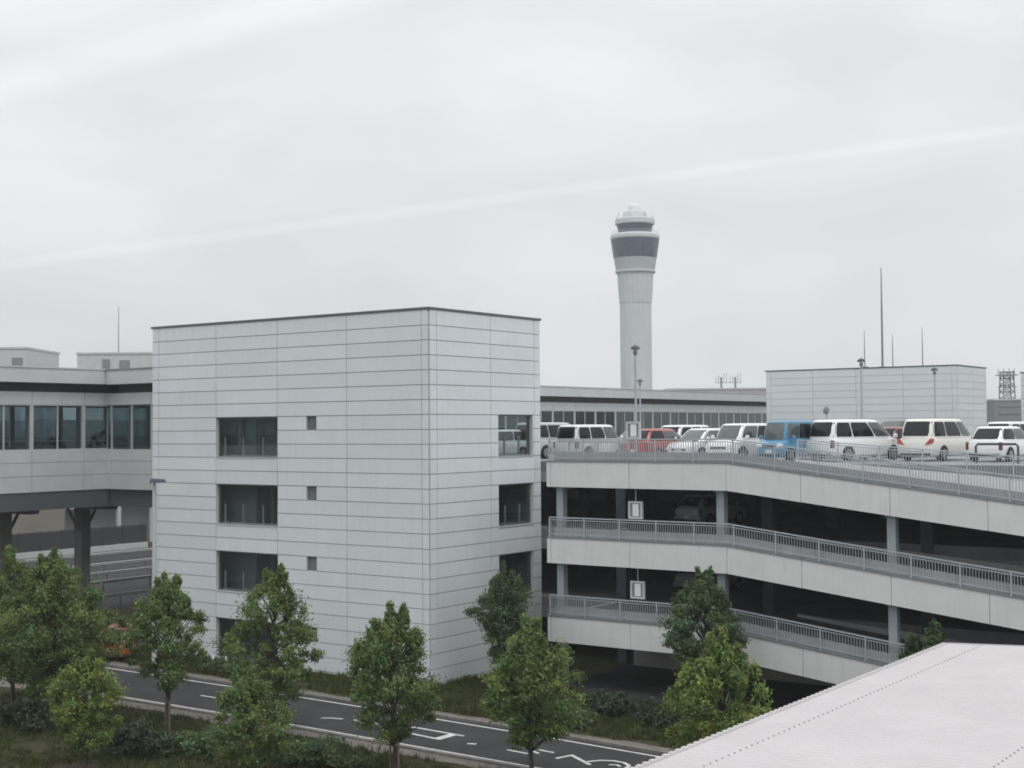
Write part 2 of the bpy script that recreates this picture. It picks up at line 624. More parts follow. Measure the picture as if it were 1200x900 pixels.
def clad_panels(mb, axis, fixed, cols, holes, rng, out, rows=ROWS, th=0.05, gap=0.020, seed=0):
    """panels on a vertical plane; axis 's' (fixed t) or 't' (fixed s); out = +-1 outward"""
    for (a, b) in zip(cols, cols[1:]):
        for (zt, zb) in zip(rows, rows[1:]):
            cm, zm = (a + b) / 2, (zt + zb) / 2
            hit = None
            cuts = [(a, b)]
            for (h0, h1, hz0, hz1) in holes:
                if hz0 < zm < hz1:
                    nc = []
                    for (p0, p1) in cuts:
                        if h1 <= p0 + 1e-3 or h0 >= p1 - 1e-3:
                            nc.append((p0, p1))
                        else:
                            if h0 > p0 + 0.02:
                                nc.append((p0, h0))
                            if h1 < p1 - 0.02:
                                nc.append((h1, p1))
                    cuts = nc
            for (p0, p1) in cuts:
                k = 1 + rng.uniform(-0.03, 0.03)
                mb.tone = (k, k, k * (1 + rng.uniform(-.006, .006)))
                g2 = gap / 2
                lo, hi = (fixed, fixed + th * out) if out > 0 else (fixed + th * out, fixed)
                if axis == 's':
                    mb.box(p0 + g2, p1 - g2, lo, hi, zb + g2, zt - g2)
                else:
                    mb.box(lo, hi, p0 + g2, p1 - g2, zb + g2, zt - g2)


def shell(mb, axis, fixed, a0, a1, holes, inward, th=0.25, z0=0.0, z1=ZTOP - 0.1):
    """wall of boxes with rectangular openings, butted end to end"""
    zs = sorted({z0, z1} | {h[2] for h in holes} | {h[3] for h in holes})
    for zb, zt in zip(zs, zs[1:]):
        zm = (zb + zt) / 2
        cuts = [(a0, a1)]
        for h in holes:
            if h[2] < zm < h[3]:
                nc = []
                for p0, p1 in cuts:
                    if h[1] <= p0 or h[0] >= p1:
                        nc.append((p0, p1))
                    else:
                        if h[0] > p0:
                            nc.append((p0, h[0]))
                        if h[1] < p1:
                            nc.append((h[1], p1))
                cuts = nc
        lo, hi = (fixed, fixed + th) if inward > 0 else (fixed - th, fixed)
        for p0, p1 in cuts:
            if axis == 's':
                mb.box(p0, p1, lo, hi, zb, zt)
            else:
                mb.box(lo, hi, p0, p1, zb, zt)


def stair_building(base, label, detailed):
    """base = site position of its near right corner"""
    b0, b1 = base
    LW, RW = 17.7, 8.3
    t = thing('stair_building', label, 'building', (b0, b1, 0), 'white clad stair buildings of the car parks')
    rng = random.Random(5)
    colL = [-LW, -17.22, -13.09, -8.97, -4.67, -0.37, 0.0]
    colR = [0.0, 0.47, 4.34, 7.80, RW]
    hz = [(9.62, 11.52), (6.44, 8.35), (3.27, 5.17), (0.09, 2.0)]
    sm = [(10.89, 11.52), (7.71, 8.35), (4.54, 5.17), (1.36, 2.0)]
    holesL, holesR, holesB = [], [], []
    if detailed:
        holesL = [(-13.09, -8.97, a, b) for a, b in hz] + [(-7.13, -6.52, a, b) for a, b in sm]
        holesR = [(4.92, 7.66, a, b) for a, b in hz]
        holesB = [(-4.6, -0.6, 9.35, 11.8)]
    p = MB()
    clad_panels(p, 's', 0.0, colL, holesL, rng, -1, gap=0.032)
    clad_panels(p, 't', 0.0, colR, holesR, rng, 1, gap=0.032)
    p.build('cladding', M_PANEL if detailed else M_PANEL_FAR, t, tone=True)
    # corner post strips closing the cladding edge
    if detailed:
        jb = MB()
        shell(jb, 's', -0.002, -LW + .03, -0.01, holesL, -1, th=.010, z0=.02, z1=ZTOP - .12)
        shell(jb, 't', 0.002, 0.01, RW - .03, holesR, 1, th=.010, z0=.02, z1=ZTOP - .12)
        jb.build('joint_backing', M_SEAL, t)
    w = MB()
    shell(w, 's', 0.0, -LW, 0.0, holesL, 1)
    shell(w, 's', RW, -LW, 0.0, holesB, -1)
    shell(w, 't', 0.0, 0.25, RW - 0.25, holesR, -1)
    shell(w, 't', -LW, 0.25, RW - 0.25, [], 1)
    w.build('wall', M_SHELL, t)
    c = MB()
    c.box(-LW - 0.08, 0.09, -0.09, RW + 0.08, ZTOP - 0.002, ZTOP + 0.10)
    c.build('roof_coping', M_COPING, t)
    if not detailed:
        return t
    fl = MB()
    for z in (0.02, 3.0, 6.15, 9.32, 12.6):
        fl.box(-LW + 0.26, -0.26, 0.26, RW - 0.26, z - 0.25 if z > 1 else 0.012, z)
    fl.build('floor_slab', M_SHELL, t)
    pt = MB()
    for z0, z1 in ((0.03, 2.74), (3.01, 5.89), (6.16, 9.06), (9.33, 12.34)):
        pt.box(-14.2, -11.75, 1.3, 1.45, z0, z1)           # stair wall seen behind the glass
        pt.box(-11.90, -11.75, 1.46, 6.2, z0, z1)
        pt.box(-7.9, -7.75, 0.26, 7.9, z0, z1)
        if z0 < 9:
            pt.box(-3.6, -3.45, 0.26, 7.9, z0, z1)
    pt.box(-11.749, -8.0, 1.9, 2.05, 9.33, 12.34)
    pt.build('stair_wall', M_SHELL, t)
    for i, (a, b) in enumerate(hz):
        fw_ = MB()
        s0, s1, fy = -13.09, -8.97, 0.10
        for bx in ((s0, s1, a, a + 0.06), (s0, s1, b - 0.06, b)):
            fw_.box(bx[0] + .002, bx[1] - .002, fy, fy + .08, bx[2] + .002, bx[3] - .002)
        for x in (s0 + .002, s1 - .062):
            fw_.box(x, x + .06, fy, fy + .08, a + .062, b - .062)
        win = fw_.build('window', M_FRAME, t)
        MB().box(s0 + .07, s1 - .07, fy + .03, fy + .042, a + .07, b - .07).build('pane', M_GLASS, win)
        MB().box(s0 + .02, s1 - .02, -0.075, 0.099, a - .035, a - .002).build('sill', M_ALU, win)
        br = MB()
        for x in (s0 + 0.35, s0 + 1.58, s0 + 2.92, s1 - 0.25):
            br.box(x - .032, x + .032, .20, .26, a + .002, a + 0.95)
        br.box(s0 + .2, s1 - .15, .21, .25, a + 0.07, a + 0.11)
        br.build('balustrade', M_WHITE, win)
        # stair window on the right face
        f2 = MB()
        t0, t1, fx = 4.92, 7.66, -0.18
        for bx in ((t0, t1, a, a + 0.06), (t0, t1, b - 0.06, b)):
            f2.box(fx, fx + .08, bx[0] + .002, bx[1] - .002, bx[2] + .002, bx[3] - .002)
        for y in (t0 + .002, t1 - .062):
            f2.box(fx, fx + .08, y, y + .06, a + .062, b - .062)
        win2 = f2.build('window', M_FRAME, t)
        MB().box(fx + .03, fx + .042, t0 + .07, t1 - .07, a + .07, b - .07).build('pane', M_GLASS, win2)
        MB().box(-0.099, 0.08, t0 + .02, t1 - .02, a - .035, a - .002).build('sill', M_ALU, win2)
        b2 = MB()
        for y in (t0 + 1.05, t0 + 2.2):
            b2.box(-.42, -.36, y - .04, y + .04, a - .25, a + 0.92)
        b2.box(-.41, -.37, t0 + .15, t1 - .1, a + 0.07, a + 0.11)
        b2.build('balustrade', M_WHITE, win2)
    for a, b in sm:
        f3 = MB()
        s0, s1 = -7.13, -6.52
        f3.box(s0 + .002, s1 - .002, 0.03, 0.09, a + .002, a + .045)
        f3.box(s0 + .002, s1 - .002, 0.03, 0.09, b - .045, b - .002)
        f3.box(s0 + .002, s0 + .045, 0.03, 0.09, a + .046, b - .046)
        f3.box(s1 - .045, s1 - .002, 0.03, 0.09, a + .046, b - .046)
        v = f3.build('vent_window', M_FRAME, t)
        lv = MB()
        k = 7
        for j in range(k):
            z = a + .07 + (b - a - .14) * j / k
            lv.add([(s0 + .05, .04, z), (s1 - .05, .04, z), (s1 - .05, .10, z + .075), (s0 + .05, .10, z + .075)], [(0, 1, 2, 3)])
        lv.build('louvre', M_STEEL, v)
    return t


stair_building((0, 0), 'large white panel-clad stair building beside the road, three storeys of recessed windows in view', True)
fb = stair_building((-0.65, 72.5), 'white panel-clad block with roof aerials beyond the rooftop cars, complete in view', False)
stair_building((16.4, 94.5), 'white panel-clad block cut by the frame edge, beyond the lattice mast', False)


def aerial(base, z1, r, label):
    a = thing('roof_aerial', label, 'aerial', base, 'aerials on the far white block')
    MB().tube([(0, 0, 0), (0, 0, (z1 - base[2]) * .55), (0, 0, z1 - base[2])], [r, r * .8, r * .4], 6).build('mast', M_STEEL, a)
    MB().box(-.28, .28, -.22, .22, 0, .18).build('foot', M_STEEL, a)


aerial((-8.46, 76.0, 16.1), 25.3, 0.11, 'tall thick aerial mast, the highest on the far white block')
aerial((-9.76, 75.0, 16.1), 19.6, 0.055, 'short thin aerial just left of the tall mast on the far white block')
aerial((-7.68, 76.5, 16.1), 19.2, 0.055, 'short thin aerial just right of the tall mast on the far white block')
aerial((-5.1, 77.0, 16.1), 19.8, 0.055, 'thin aerial nearest the corner of the far white block')

# ------------------------------------------------------------------ car park with ramps
TOPS = [9.47, 6.25, 2.95]
S0, SB, SE, SL = 3.95, 12.4, 37.0, 0.118
BH = 1.06


def ztop(k, s):
    return TOPS[k] - max(0.0, s - SB) * SL


garage = thing('parking_garage', 'multi-storey concrete car park with sloping ramps and open dark decks', 'car park', (S0, 3, 0))
GB = (S0, 3.0, 0.0)
JO = [S0, 4.16, 8.02, 12.4, 15.5, 18.95, 22.44, 26.0, 29.6, 33.2, SE]
for k in range(3):
    p = MB()
    for a, b in zip(JO, JO[1:]):
        p.sbox(a + .011, b - .011, 3.0, 3.22, ztop(k, a) - BH, ztop(k, a), ztop(k, b) - BH, ztop(k, b))
    p.sbox(S0 + .03, SB, 3.06, 3.219, TOPS[k] - BH + .03, TOPS[k] - .03, TOPS[k] - BH + .03, TOPS[k] - .03)
    p.sbox(SB, SE - .03, 3.06, 3.219, ztop(k, SB) - BH + .03, ztop(k, SB) - .03, ztop(k, SE - .03) - BH + .03, ztop(k, SE - .03) - .03)
    # return along the left end
    p.box(S0, S0 + .22, 3.221, 9.5, TOPS[k] - BH, TOPS[k])
    p.build('parapet', M_PARAPET, garage, GB)
    us = MB()
    us.sbox(S0 + .23, SB, 3.27, 3.37, TOPS[k] - .16, TOPS[k] + .42, TOPS[k] - .16, TOPS[k] + .42)
    us.sbox(SB, SE, 3.27, 3.37, ztop(k, SB) - .16, ztop(k, SB) + .42, ztop(k, SE) - .16, ztop(k, SE) + .42)
    us.build('kerb_upstand', M_UPST, garage, GB)
    c = MB()
    c.sbox(S0 - .01, SB, 2.97, 3.26, TOPS[k] + .001, TOPS[k] + .05, TOPS[k] + .001, TOPS[k] + .05)
    c.sbox(SB, SE, 2.97, 3.26, ztop(k, SB) + .001, ztop(k, SB) + .05, ztop(k, SE) + .001, ztop(k, SE) + .05)
    c.build('parapet_cap', M_STEEL, garage, GB)
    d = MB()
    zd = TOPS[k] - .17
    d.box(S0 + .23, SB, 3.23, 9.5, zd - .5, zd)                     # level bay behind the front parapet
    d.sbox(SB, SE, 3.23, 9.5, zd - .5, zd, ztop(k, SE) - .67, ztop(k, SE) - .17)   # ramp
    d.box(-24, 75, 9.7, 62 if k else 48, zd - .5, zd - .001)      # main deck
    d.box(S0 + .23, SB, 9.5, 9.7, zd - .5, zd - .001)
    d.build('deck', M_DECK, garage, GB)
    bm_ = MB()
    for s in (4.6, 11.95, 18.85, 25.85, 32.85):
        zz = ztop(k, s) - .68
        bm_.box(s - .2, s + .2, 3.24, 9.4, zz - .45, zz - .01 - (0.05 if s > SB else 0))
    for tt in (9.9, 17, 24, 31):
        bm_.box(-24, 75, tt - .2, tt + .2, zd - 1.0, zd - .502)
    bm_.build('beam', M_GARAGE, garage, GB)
    # inner parapet between ramp and deck
    ip = MB()
    if k == 0:
        ip.sbox(SB, SE, 9.505, 9.695, ztop(k, SB) - .8, TOPS[k], ztop(k, SE) - .8, TOPS[k] - .073 * (SE - SB))
    else:
        ip.sbox(SB, SE, 9.505, 9.695, ztop(k, SB) - .8, TOPS[k] - .05, ztop(k, SE) - .8, ztop(k, SE) + .8)
    ip.build('ramp_wall', M_PARAPET, garage, GB)
ci = 0
for s in (3.95 + .23, 11.95, 18.85, 25.85, 32.85):
    m_ = MB().box(s - .16 + (.2 if s < 5 else 0), s + .16 + (.2 if s < 5 else 0), 3.36, 3.70, 0, ztop(0, s) - BH - .01)
    m_.build('column', M_COLUMN, garage, GB)
for tt in (9.9, 17, 24, 31):
    for s in (-17, -10, -3, 3.6, 11.0, 18, 25, 32, 39, 46, 53):
        if s < 3 and tt < 12:
            continue
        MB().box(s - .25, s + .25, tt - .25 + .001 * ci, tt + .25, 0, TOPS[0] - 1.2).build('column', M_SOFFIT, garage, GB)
        ci += 0
# low retaining wall closing the ground level, deep under the first deck
bw = MB()
bw.box(-24, 75, 33, 33.3, 0, 9)
bw.build('rear_wall', M_GARAGE, garage, GB)
gw = MB()
gw.box(4.4, 75, 9.35, 9.49, 0, 2.0)
gw.build('ground_wall', M_CONC, garage, GB)


def railing(name, label, path, gz, h, bay, group, tt, base, pale=M_GALV, bw=.010):
    """path = list of s positions of the posts, gz(s) gives the foot height"""
    r = thing(name, label, 'railing', base, group)
    for a in path:
        z = gz(a)
        MB().box(a - .03, a + .03, tt - .03, tt + .03, z, z + h - .05).build('post', pale, r, base)
    hr = MB()
    kinks = [path[0]] + [x for x in (SB,) if path[0] < x < path[-1]] + [path[-1]]
    for a, b in zip(kinks, kinks[1:]):
        hr.sbox(a, b, tt - .04, tt + .04, gz(a) + h - .05, gz(a) + h, gz(b) + h - .05, gz(b) + h)
    hr.build('handrail', pale, r, base)
    for a, b in zip(path, path[1:]):
        p = MB()
        if a < SB < b:
            segs = [(a + .031, SB), (SB, b - .031)]
        else:
            segs = [(a + .031, b - .031)]
        for u, v in segs:
            p.sbox(u, v, tt - .018, tt + .018, gz(u) + .09, gz(u) + .13, gz(v) + .09, gz(v) + .13)
            p.sbox(u, v, tt - .018, tt + .018, gz(u) + h - .14, gz(u) + h - .105, gz(v) + h - .14, gz(v) + h - .105)
        nb = max(2, int(round((b - a) / 0.11)))
        for j in range(1, nb):
            x = a + (b - a) * j / nb
            p.box(x - bw, x + bw, tt - .011, tt + .011, gz(x) + .131, gz(x) + h - .141)
        p.build('rail_panel', pale, r, base)
    return r


posts = [4.03, 5.77, 7.48, 9.2, 10.92, 12.66] + [12.66 + 1.75 * i for i in range(1, 14)]
nm = ['topmost', 'middle', 'lowest']
for k in range(3):
    railing('railing', ['grey baluster railing along the rooftop parapet, topmost of the three front railings',
                        'grey baluster railing on the middle sloping band of the car park',
                        'grey baluster railing on the lowest sloping band of the car park, partly behind trees'][k],
            posts, lambda s, k=k: ztop(k, s) + .051, [0.92, .84, .86][k], 1.74,
            'baluster railings on the front of the car park', 3.11, (4.03, 3.11, TOPS[k] + .051), bw=[.016, .010, .010][k])
ip_posts = [SB + .1 + 1.8 * i for i in range(13)]
railing('railing', 'grey railing on the inner ramp wall in front of the white minivans', ip_posts,
        lambda s: TOPS[0] - .073 * (s - SB) + .001, 0.88, 1.8, 'railings on the inner ramp wall', 9.6, (SB + .1, 9.6, TOPS[0]))
railing('railing', 'short grey railing on the rooftop deck edge between the white building and the ramp',
        [0.6, 2.2, 3.9], lambda s: TOPS[0] - .17, 1.0, 1.7, 'railings on the rooftop deck edge', 9.9, (0.6, 9.9, TOPS[0] - .17))


# hanging direction boards
def sign_board(base, zc, label, hang):
    o = thing('sign_board', label, 'sign', base, 'framed boards on the front of the car park')
    s, t = base[0], base[1]
    f = MB()
    for x in (-.33, .25):
        f.box(x, x + .08, -.05, .05, zc - .36 - base[2], zc + .36 - base[2])
    for z in (zc - .36, zc + .28):
        f.box(-.249, .249, -.05, .05, z - base[2], z + .08 - base[2])
    f.build('frame', M_GREYWHITE, o)
    MB().box(-.249, .249, -.012, .012, zc - .279 - base[2], zc + .279 - base[2]).build('back_panel', M_STEEL, o)
    MB().box(-.13, .15, -.035, -.013, zc - .25 - base[2], zc + .25 - base[2]).build('board_face', M_WHITE, o)
    rod = MB()
    if hang:
        rod.tube([(0, .02, zc + .36 - base[2]), (0, .02, hang - base[2])], .025, 8)
    else:
        rod.tube([(0, .07, 0), (0, .07, zc + .3 - base[2])], .035, 8)
    rod.build('rod', M_GALV, o)


sign_board((8.12, 3.35, 6.3), 7.52, 'framed white board hanging above the middle railing of the car park', 8.4)
sign_board((8.18, 3.35, 3.0), 4.27, 'framed white board hanging above the lowest railing of the car park', 5.18)
sign_board((8.05, 3.36, 9.3), 10.78, 'framed white board on the rooftop lamp post behind the topmost railing', None)


# ------------------------------------------------------------------ lamps
def dome_lamp(base, ht, label):
    o = thing('street_lamp', label, 'street lamp', base, 'dome lamps on the car park roof')
    MB().tube([(0, 0, 0), (0, 0, 1.0), (0, 0, ht - .30)], [.075, .055, .045], 10).build('pole', M_GALV, o, smooth=True)
    MB().lathe([(.10, 0), (.10, .12), (.085, .16)], 12).build('base_plate', M_GALV, o)
    MB().lathe([(.045, ht - .36), (.09, ht - .28), (.09, ht - .18)], 12).build('neck', M_STEEL, o, smooth=True)
    MB().lathe([(.085, ht - .18), (.11, ht - .10)], 12).build('diffuser', M_LAMPCLR, o, smooth=True)
    MB().lathe([(.20, ht - .105), (.185, ht - .04), (.13, ht + .02), (.05, ht + .05), (.012, ht + .052), (.012, ht + .12)], 18).build('hood', M_DARKSTEEL, o, smooth=True)


dome_lamp((7.85, 3.9, 9.3), 4.95, 'tallest dome lamp post, at the rooftop parapet in front of the control tower')
dome_lamp((-9.6, 34.23, 9.3), 4.75, 'small dome lamp post just right of the nearer lamp before the tower')
dome_lamp((12.11, 18.0, 9.3), 4.78, 'dome lamp post behind the white minivan with its dark rear window')
dome_lamp((11.06, 31.76, 9.3), 4.8, 'smaller dome lamp post behind the cream minivan with red tail lamps')

rl = thing('road_lamp', 'slim road lamp with flat rectangular head beside the white building', 'street lamp', (-13.3, -3.6, 0))
MB().tube([(0, 0, 0), (0, 0, 4), (0, 0, 8.45)], [.12, .11, .09], 10).build('pole', M_ALU, rl, smooth=True)
MB().tube([(0, 0, 8.45), (.1, -.05, 8.55), (.35, -.15, 8.6)], .05, 8).build('arm', M_STEEL, rl, smooth=True)
h = MB()
h.add([(-.10, -.22, 8.50), (.80, -.34, 8.55), (.80, .02, 8.55), (-.10, .14, 8.50),
       (-.04, -.18, 8.72), (.74, -.30, 8.70), (.74, -.02, 8.70), (-.04, .10, 8.72)],
      [(0, 3, 2, 1), (4, 5, 6, 7), (0, 1, 5, 4), (1, 2, 6, 5), (2, 3, 7, 6), (3, 0, 4, 7)])
h.build('lamp_head', mat('lamp_grey', (0.085, 0.095, 0.13), .5), rl)

mr_ = thing('traffic_mirror', 'round traffic mirror on a thin post behind the blue van', 'mirror', (10.9, 16.6, 9.3))
MB().tube([(0, 0, 0), (0, 0, 2.5)], .03, 8).build('post', M_GALV, mr_)
dm = MB().lathe([(.18, -.02), (.19, 0), (.165, .025), (.09, .04), (.02, .045)], 20)
md = dm.build('mirror_face', M_STEEL, mr_, smooth=True)
md.location = (0, -.05, 2.35)
md.rotation_euler = (math.radians(82), 0, math.radians(-20))

for bs, bt_ in ((-10.55, -2.55), (-9.75, -2.5)):
    bo = thing('bollard', ['short white bollard on the grass nearest the slim road lamp', 'short white bollard on the grass, right of its twin by the road lamp'][bs > -10], 'bollard', (bs, bt_, 0), 'white bollards on the verge')
    MB().lathe([(.05, 0), (.05, .7), (.035, .75), (.01, .765)], 12).build('post', M_WHITE, bo, smooth=True)
    MB().lathe([(.053, .52), (.053, .60)], 12).build('reflector', M_STEEL, bo)

# ------------------------------------------------------------------ elevated walkway behind and its link to the building
WS = -29.0
wk = thing('elevated_walkway', 'long elevated glazed walkway with flat white roof on concrete columns', 'walkway', (WS, 0, 0))
WB = (WS, 0.0, 0.0)
T0, T1 = -34.0, 122.0


def seg(mb, s0, s1, z0, z1, t0=T0, t1=T1):
    mb.box(s0, s1, t0, t1, z0, z1)


DW = 7.0    # depth of the walkway
m_ = MB(); seg(m_, WS - DW - .6, WS + .55, 13.62, 14.42); m_.build('roof', M_GREYWHITE, wk, WB)
m_ = MB(); seg(m_, WS - DW - .62, WS + .60, 14.421, 14.50); m_.build('roof_edge', M_GREYWHITE, wk, WB)
m_ = MB(); seg(m_, WS - DW + .4, WS - .5, 13.12, 13.619); m_.build('clerestory', M_DARKSTEEL, wk, WB)
ub = MB()
lb = MB()
bays = []
y = -33.5
while y < T1 - 3.4:
    bays.append(y)
    y += 3.45
for a in bays:
    ub.box(WS - .22, WS, a + .015, a + 3.435, 12.42, 13.118)
    for z0, z1 in ((9.86, 9.20), (9.18, 8.44), (8.42, 7.56)):
        lb.box(WS - .22, WS, a + .015, a + 3.435, z1, z0)
ub.build('head_panels', M_GREYWHITE, wk, WB)
lb.build('wall_panels', M_GREYWHITE, wk, WB)
m_ = MB()
seg(m_, WS - .30, WS - .221, 7.6, 9.84)
seg(m_, WS - .30, WS - .221, 12.45, 13.1)
seg(m_, WS - DW, WS - DW + .25, 7.56, 9.85)
seg(m_, WS - DW, WS - DW + .25, 12.4, 13.11)
m_.build('inner_lining', M_SEAL, wk, WB)
m_ = MB(); seg(m_, WS - DW + .26, WS - .31, 8.9, 9.1); m_.build('floor', M_SHELL, wk, WB)
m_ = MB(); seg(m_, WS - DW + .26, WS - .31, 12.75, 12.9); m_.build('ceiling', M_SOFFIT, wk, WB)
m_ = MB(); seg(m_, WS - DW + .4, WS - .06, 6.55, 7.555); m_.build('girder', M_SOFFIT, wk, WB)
gl = MB(); fp = MB(); bp_ = MB()
for i, a in enumerate(bays):
    gl.box(WS - .12, WS - .105, a + .12, a + 3.33, 9.93, 12.36)
    fp.box(WS - .17, WS - .03, a - .11, a + .11, 9.861, 12.419)
    fp.box(WS - .14, WS - .07, a + 1.68, a + 1.76, 9.93, 12.36)
    bp_.box(WS - DW + .05, WS - DW + .2, a - .15, a + .15, 9.861, 12.39)
    if (i * 7) % 3:
        bp_.box(WS - 2.2, WS - 2.05, a + 1.1, a + 1.3, 9.11, 12.7)
fp.box(WS - .19, WS - .02, T0, T1, 12.36, 12.419)
fp.box(WS - .19, WS - .02, T0, T1, 9.861, 9.93)
gl.build('glazing', M_GLASS_D, wk, WB)
fp.build('mullions', M_ALU, wk, WB)
bp_.build('inner_posts', M_SHELL, wk, WB)
gl2 = MB()
seg(gl2, WS - DW + .10, WS - DW + .115, 9.86, 12.39, T0, 32)
gl2.build('rear_glazing', M_GLASS_D, wk, WB)
m_ = MB(); seg(m_, WS - DW + .21, WS - DW + .25, 9.86, 12.39, 32.01, T1); m_.build('rear_wall', M_STEEL, wk, WB)
# handrail inside
m_ = MB(); seg(m_, WS - .55, WS - .50, 10.35, 10.40); m_.build('inner_handrail', M_ALU, wk, WB)
for tc_ in (-25, -13.5, -5, 1.6, 7.0, 19.5, 31, 43, 56, 69, 82, 95, 108):
    cm_ = MB().box(WS - 3.85, WS - 3.15, tc_ - .32, tc_ + .32, 0, 6.3)
    for sg in (-1, 1):
        cm_.tube([(WS - 3.5, tc_ + sg * .25, 5.0), (WS - 3.5, tc_ + sg * 1.15, 6.5)], .11, 4)
    cm_.box(WS - 6.4, WS - .6, tc_ - .3, tc_ + .3, 6.301, 6.549)
    cm_.build('column', M_PIER, wk, WB)

PLANTS = []
lk = thing('link_bridge', 'short glazed link bridge joining the walkway to the white building', 'walkway', (WS, 6, 0))
LB = (WS, 6.0, 0.0)
a0, a1 = WS + .01, -17.8
m_ = MB(); m_.box(a0 + .62, a1, 5.5, 9.9, 13.60, 14.40); m_.build('roof', M_GREYWHITE, lk, LB)
m_ = MB(); m_.box(a0 + .62, a1, 6.4, 9.5, 13.10, 13.599); m_.build('clerestory', M_DARKSTEEL, lk, LB)
m_ = MB(); m_.box(a0 + .62, a1, 5.45, 9.95, 14.401, 14.48); m_.build('roof_edge', M_STEEL, lk, LB)
m_ = MB()
for u, v in ((a0, a0 + .4), (a0 + .42, a0 + 3.9), (a0 + 3.92, a0 + 7.4), (a0 + 7.42, a1)):
    m_.box(u, v, 6.0, 6.2, 12.42, 13.098)
m_.build('head_panels', M_GREYWHITE, lk, LB)
m_ = MB()
for u, v in ((a0, a0 + .4), (a0 + .42, a0 + 3.9), (a0 + 3.92, a0 + 7.4), (a0 + 7.42, a1)):
    for z0, z1 in ((9.86, 9.20), (9.18, 8.44), (8.42, 7.56)):
        m_.box(u, v, 6.0, 6.2, z1, z0)
m_.build('wall_panels', M_GREYWHITE, lk, LB)
for x in (a0 + .41, a0 + 2.2, a0 + 3.91, a0 + 5.6, a0 + 7.41, a0 + 9.2, a1 - .06):
    MB().box(x - .05, x + .05, 6.03, 6.15, 9.861, 12.419).build('mullion', M_ALU, lk, LB)
MB().box(a0, a1, 6.08, 6.095, 9.87, 12.41).build('glazing', M_GLASS_D, lk, LB)
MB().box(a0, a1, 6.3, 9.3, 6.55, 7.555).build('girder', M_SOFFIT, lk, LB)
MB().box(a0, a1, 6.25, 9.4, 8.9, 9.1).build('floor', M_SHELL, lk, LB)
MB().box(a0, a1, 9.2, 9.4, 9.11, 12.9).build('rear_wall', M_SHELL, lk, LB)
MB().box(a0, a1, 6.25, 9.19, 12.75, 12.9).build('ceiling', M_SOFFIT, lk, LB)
for x in (-22.4,):
    MB().box(x - .38, x + .38, 7.4, 8.2, 0, 6.549).build('column', M_PIER, lk, LB)

for pp, hgt, lab in (((WS - 1.5, 3.9, 9.1), 1.45, 'dark bushy pot plant behind the walkway glass, left of the other one'),
                     ((WS - 1.5, 6.6, 9.1), 1.75, 'taller dark pot plant behind the walkway glass near the link bridge')):
    po = thing('pot_plant', lab, 'pot plant', pp, 'pot plants in the walkway')
    MB().lathe([(.22, 0), (.30, .42), (.26, .42), (.24, .36)], 16).build('pot', M_STEEL, po, smooth=True)
    MB().tube([(0, 0, .36), (.02, 0, hgt * .8)], [.03, .015], 6).build('stem', mat('stem_brown', (.05, .04, .03), .9), po)
    PLANTS.append((po, hgt))

# what shows below the walkway
bb = thing('beige_building', 'plain beige wall of a low building seen beneath the walkway', 'building', (-70, 15, 0))
MB().box(-84, -70, -20, 33.5, 0, 10).build('wall', M_BEIGE, bb, (-70, 15, 0))
MB().box(-84.3, -69.7, -20.3, 33.8, 10.01, 10.5).build('roof', M_STEEL, bb, (-70, 15, 0))
dh = thing('dark_hall', 'dark hall wall with pale slanting struts seen between the walkway columns', 'building', (-72, 52, 0))
MB().box(-86, -72, 33.9, 74, 0, 12).build('wall', M_STEEL, dh, (-72, 52, 0))
for t_ in (36.5, 40.5, 44.5, 48.5):
    st_ = MB()
    st_.tube([(-71.2, t_, 4.0), (-71.2, t_ + 1.5, 7.2)], .22, 6)
    st_.tube([(-71.2, t_, 4.0), (-71.2, t_ - 1.5, 7.2)], .22, 6)
    st_.tube([(-71.2, t_, 0), (-71.2, t_, 4.2)], .25, 6)
    st_.build('strut', M_GREYWHITE, dh, (-72, 52, 0))
MB().box(-71.6, -71.0, 34, 74, 3.7, 3.95).build('ledge', M_GREYWHITE, dh, (-72, 52, 0))
fe = thing('mesh_fence', 'low dark fence in front of the beige wall under the walkway', 'fence', (-66.5, 10, 0))
m_ = MB()
for i in range(28):
    m_.box(-66.54, -66.46, -20 + i * 2.2 - .05, -20 + i * 2.2 + .05, 0, 2.2)
m_.box(-66.53, -66.47, -20, 40, 2.1, 2.18)
m_.build('frame', M_DARKSTEEL, fe, (-66.5, 10, 0))
MB().box(-66.51, -66.49, -20, 40, .55, 2.08).build('fence_mesh', M_DARKSTEEL, fe, (-66.5, 10, 0))
MB().box(-66.7, -66.3, -20, 40, 0, .5).build('plinth', M_GREYWHITE, fe, (-66.5, 10, 0))
for i, sx in enumerate((-58.5, -51.0, -45.5, -40.8, -34.0)):
    gr = thing('guard_rail', ['pale guard rail under the walkway, nearest the beige wall', 'second pale guard rail from the beige wall under the walkway',
                              'middle pale guard rail under the walkway', 'fourth pale guard rail from the beige wall under the walkway',
                              'pale guard rail under the walkway, nearest the white building'][i], 'guard rail', (sx, 10, 0), 'guard rails under the walkway')
    m_ = MB()
    m_.add([(sx - .02, -25, .53), (sx + .05, -25, .58), (sx - .0, -25, .64), (sx + .05, -25, .70), (sx - .02, -25, .75),
            (sx - .02, 60, .53), (sx + .05, 60, .58), (sx - .0, 60, .64), (sx + .05, 60, .70), (sx - .02, 60, .75)],
           [(0, 1, 6, 5), (1, 2, 7, 6), (2, 3, 8, 7), (3, 4, 9, 8)])
    m_.build('beam', M_RAILDULL, gr, (sx, 10, 0))
    for j in range(22):
        MB().box(sx - .12, sx - .03, -25 + j * 4, -24.9 + j * 4, 0, .8).build('post', M_STEEL, gr, (sx, 10, 0))

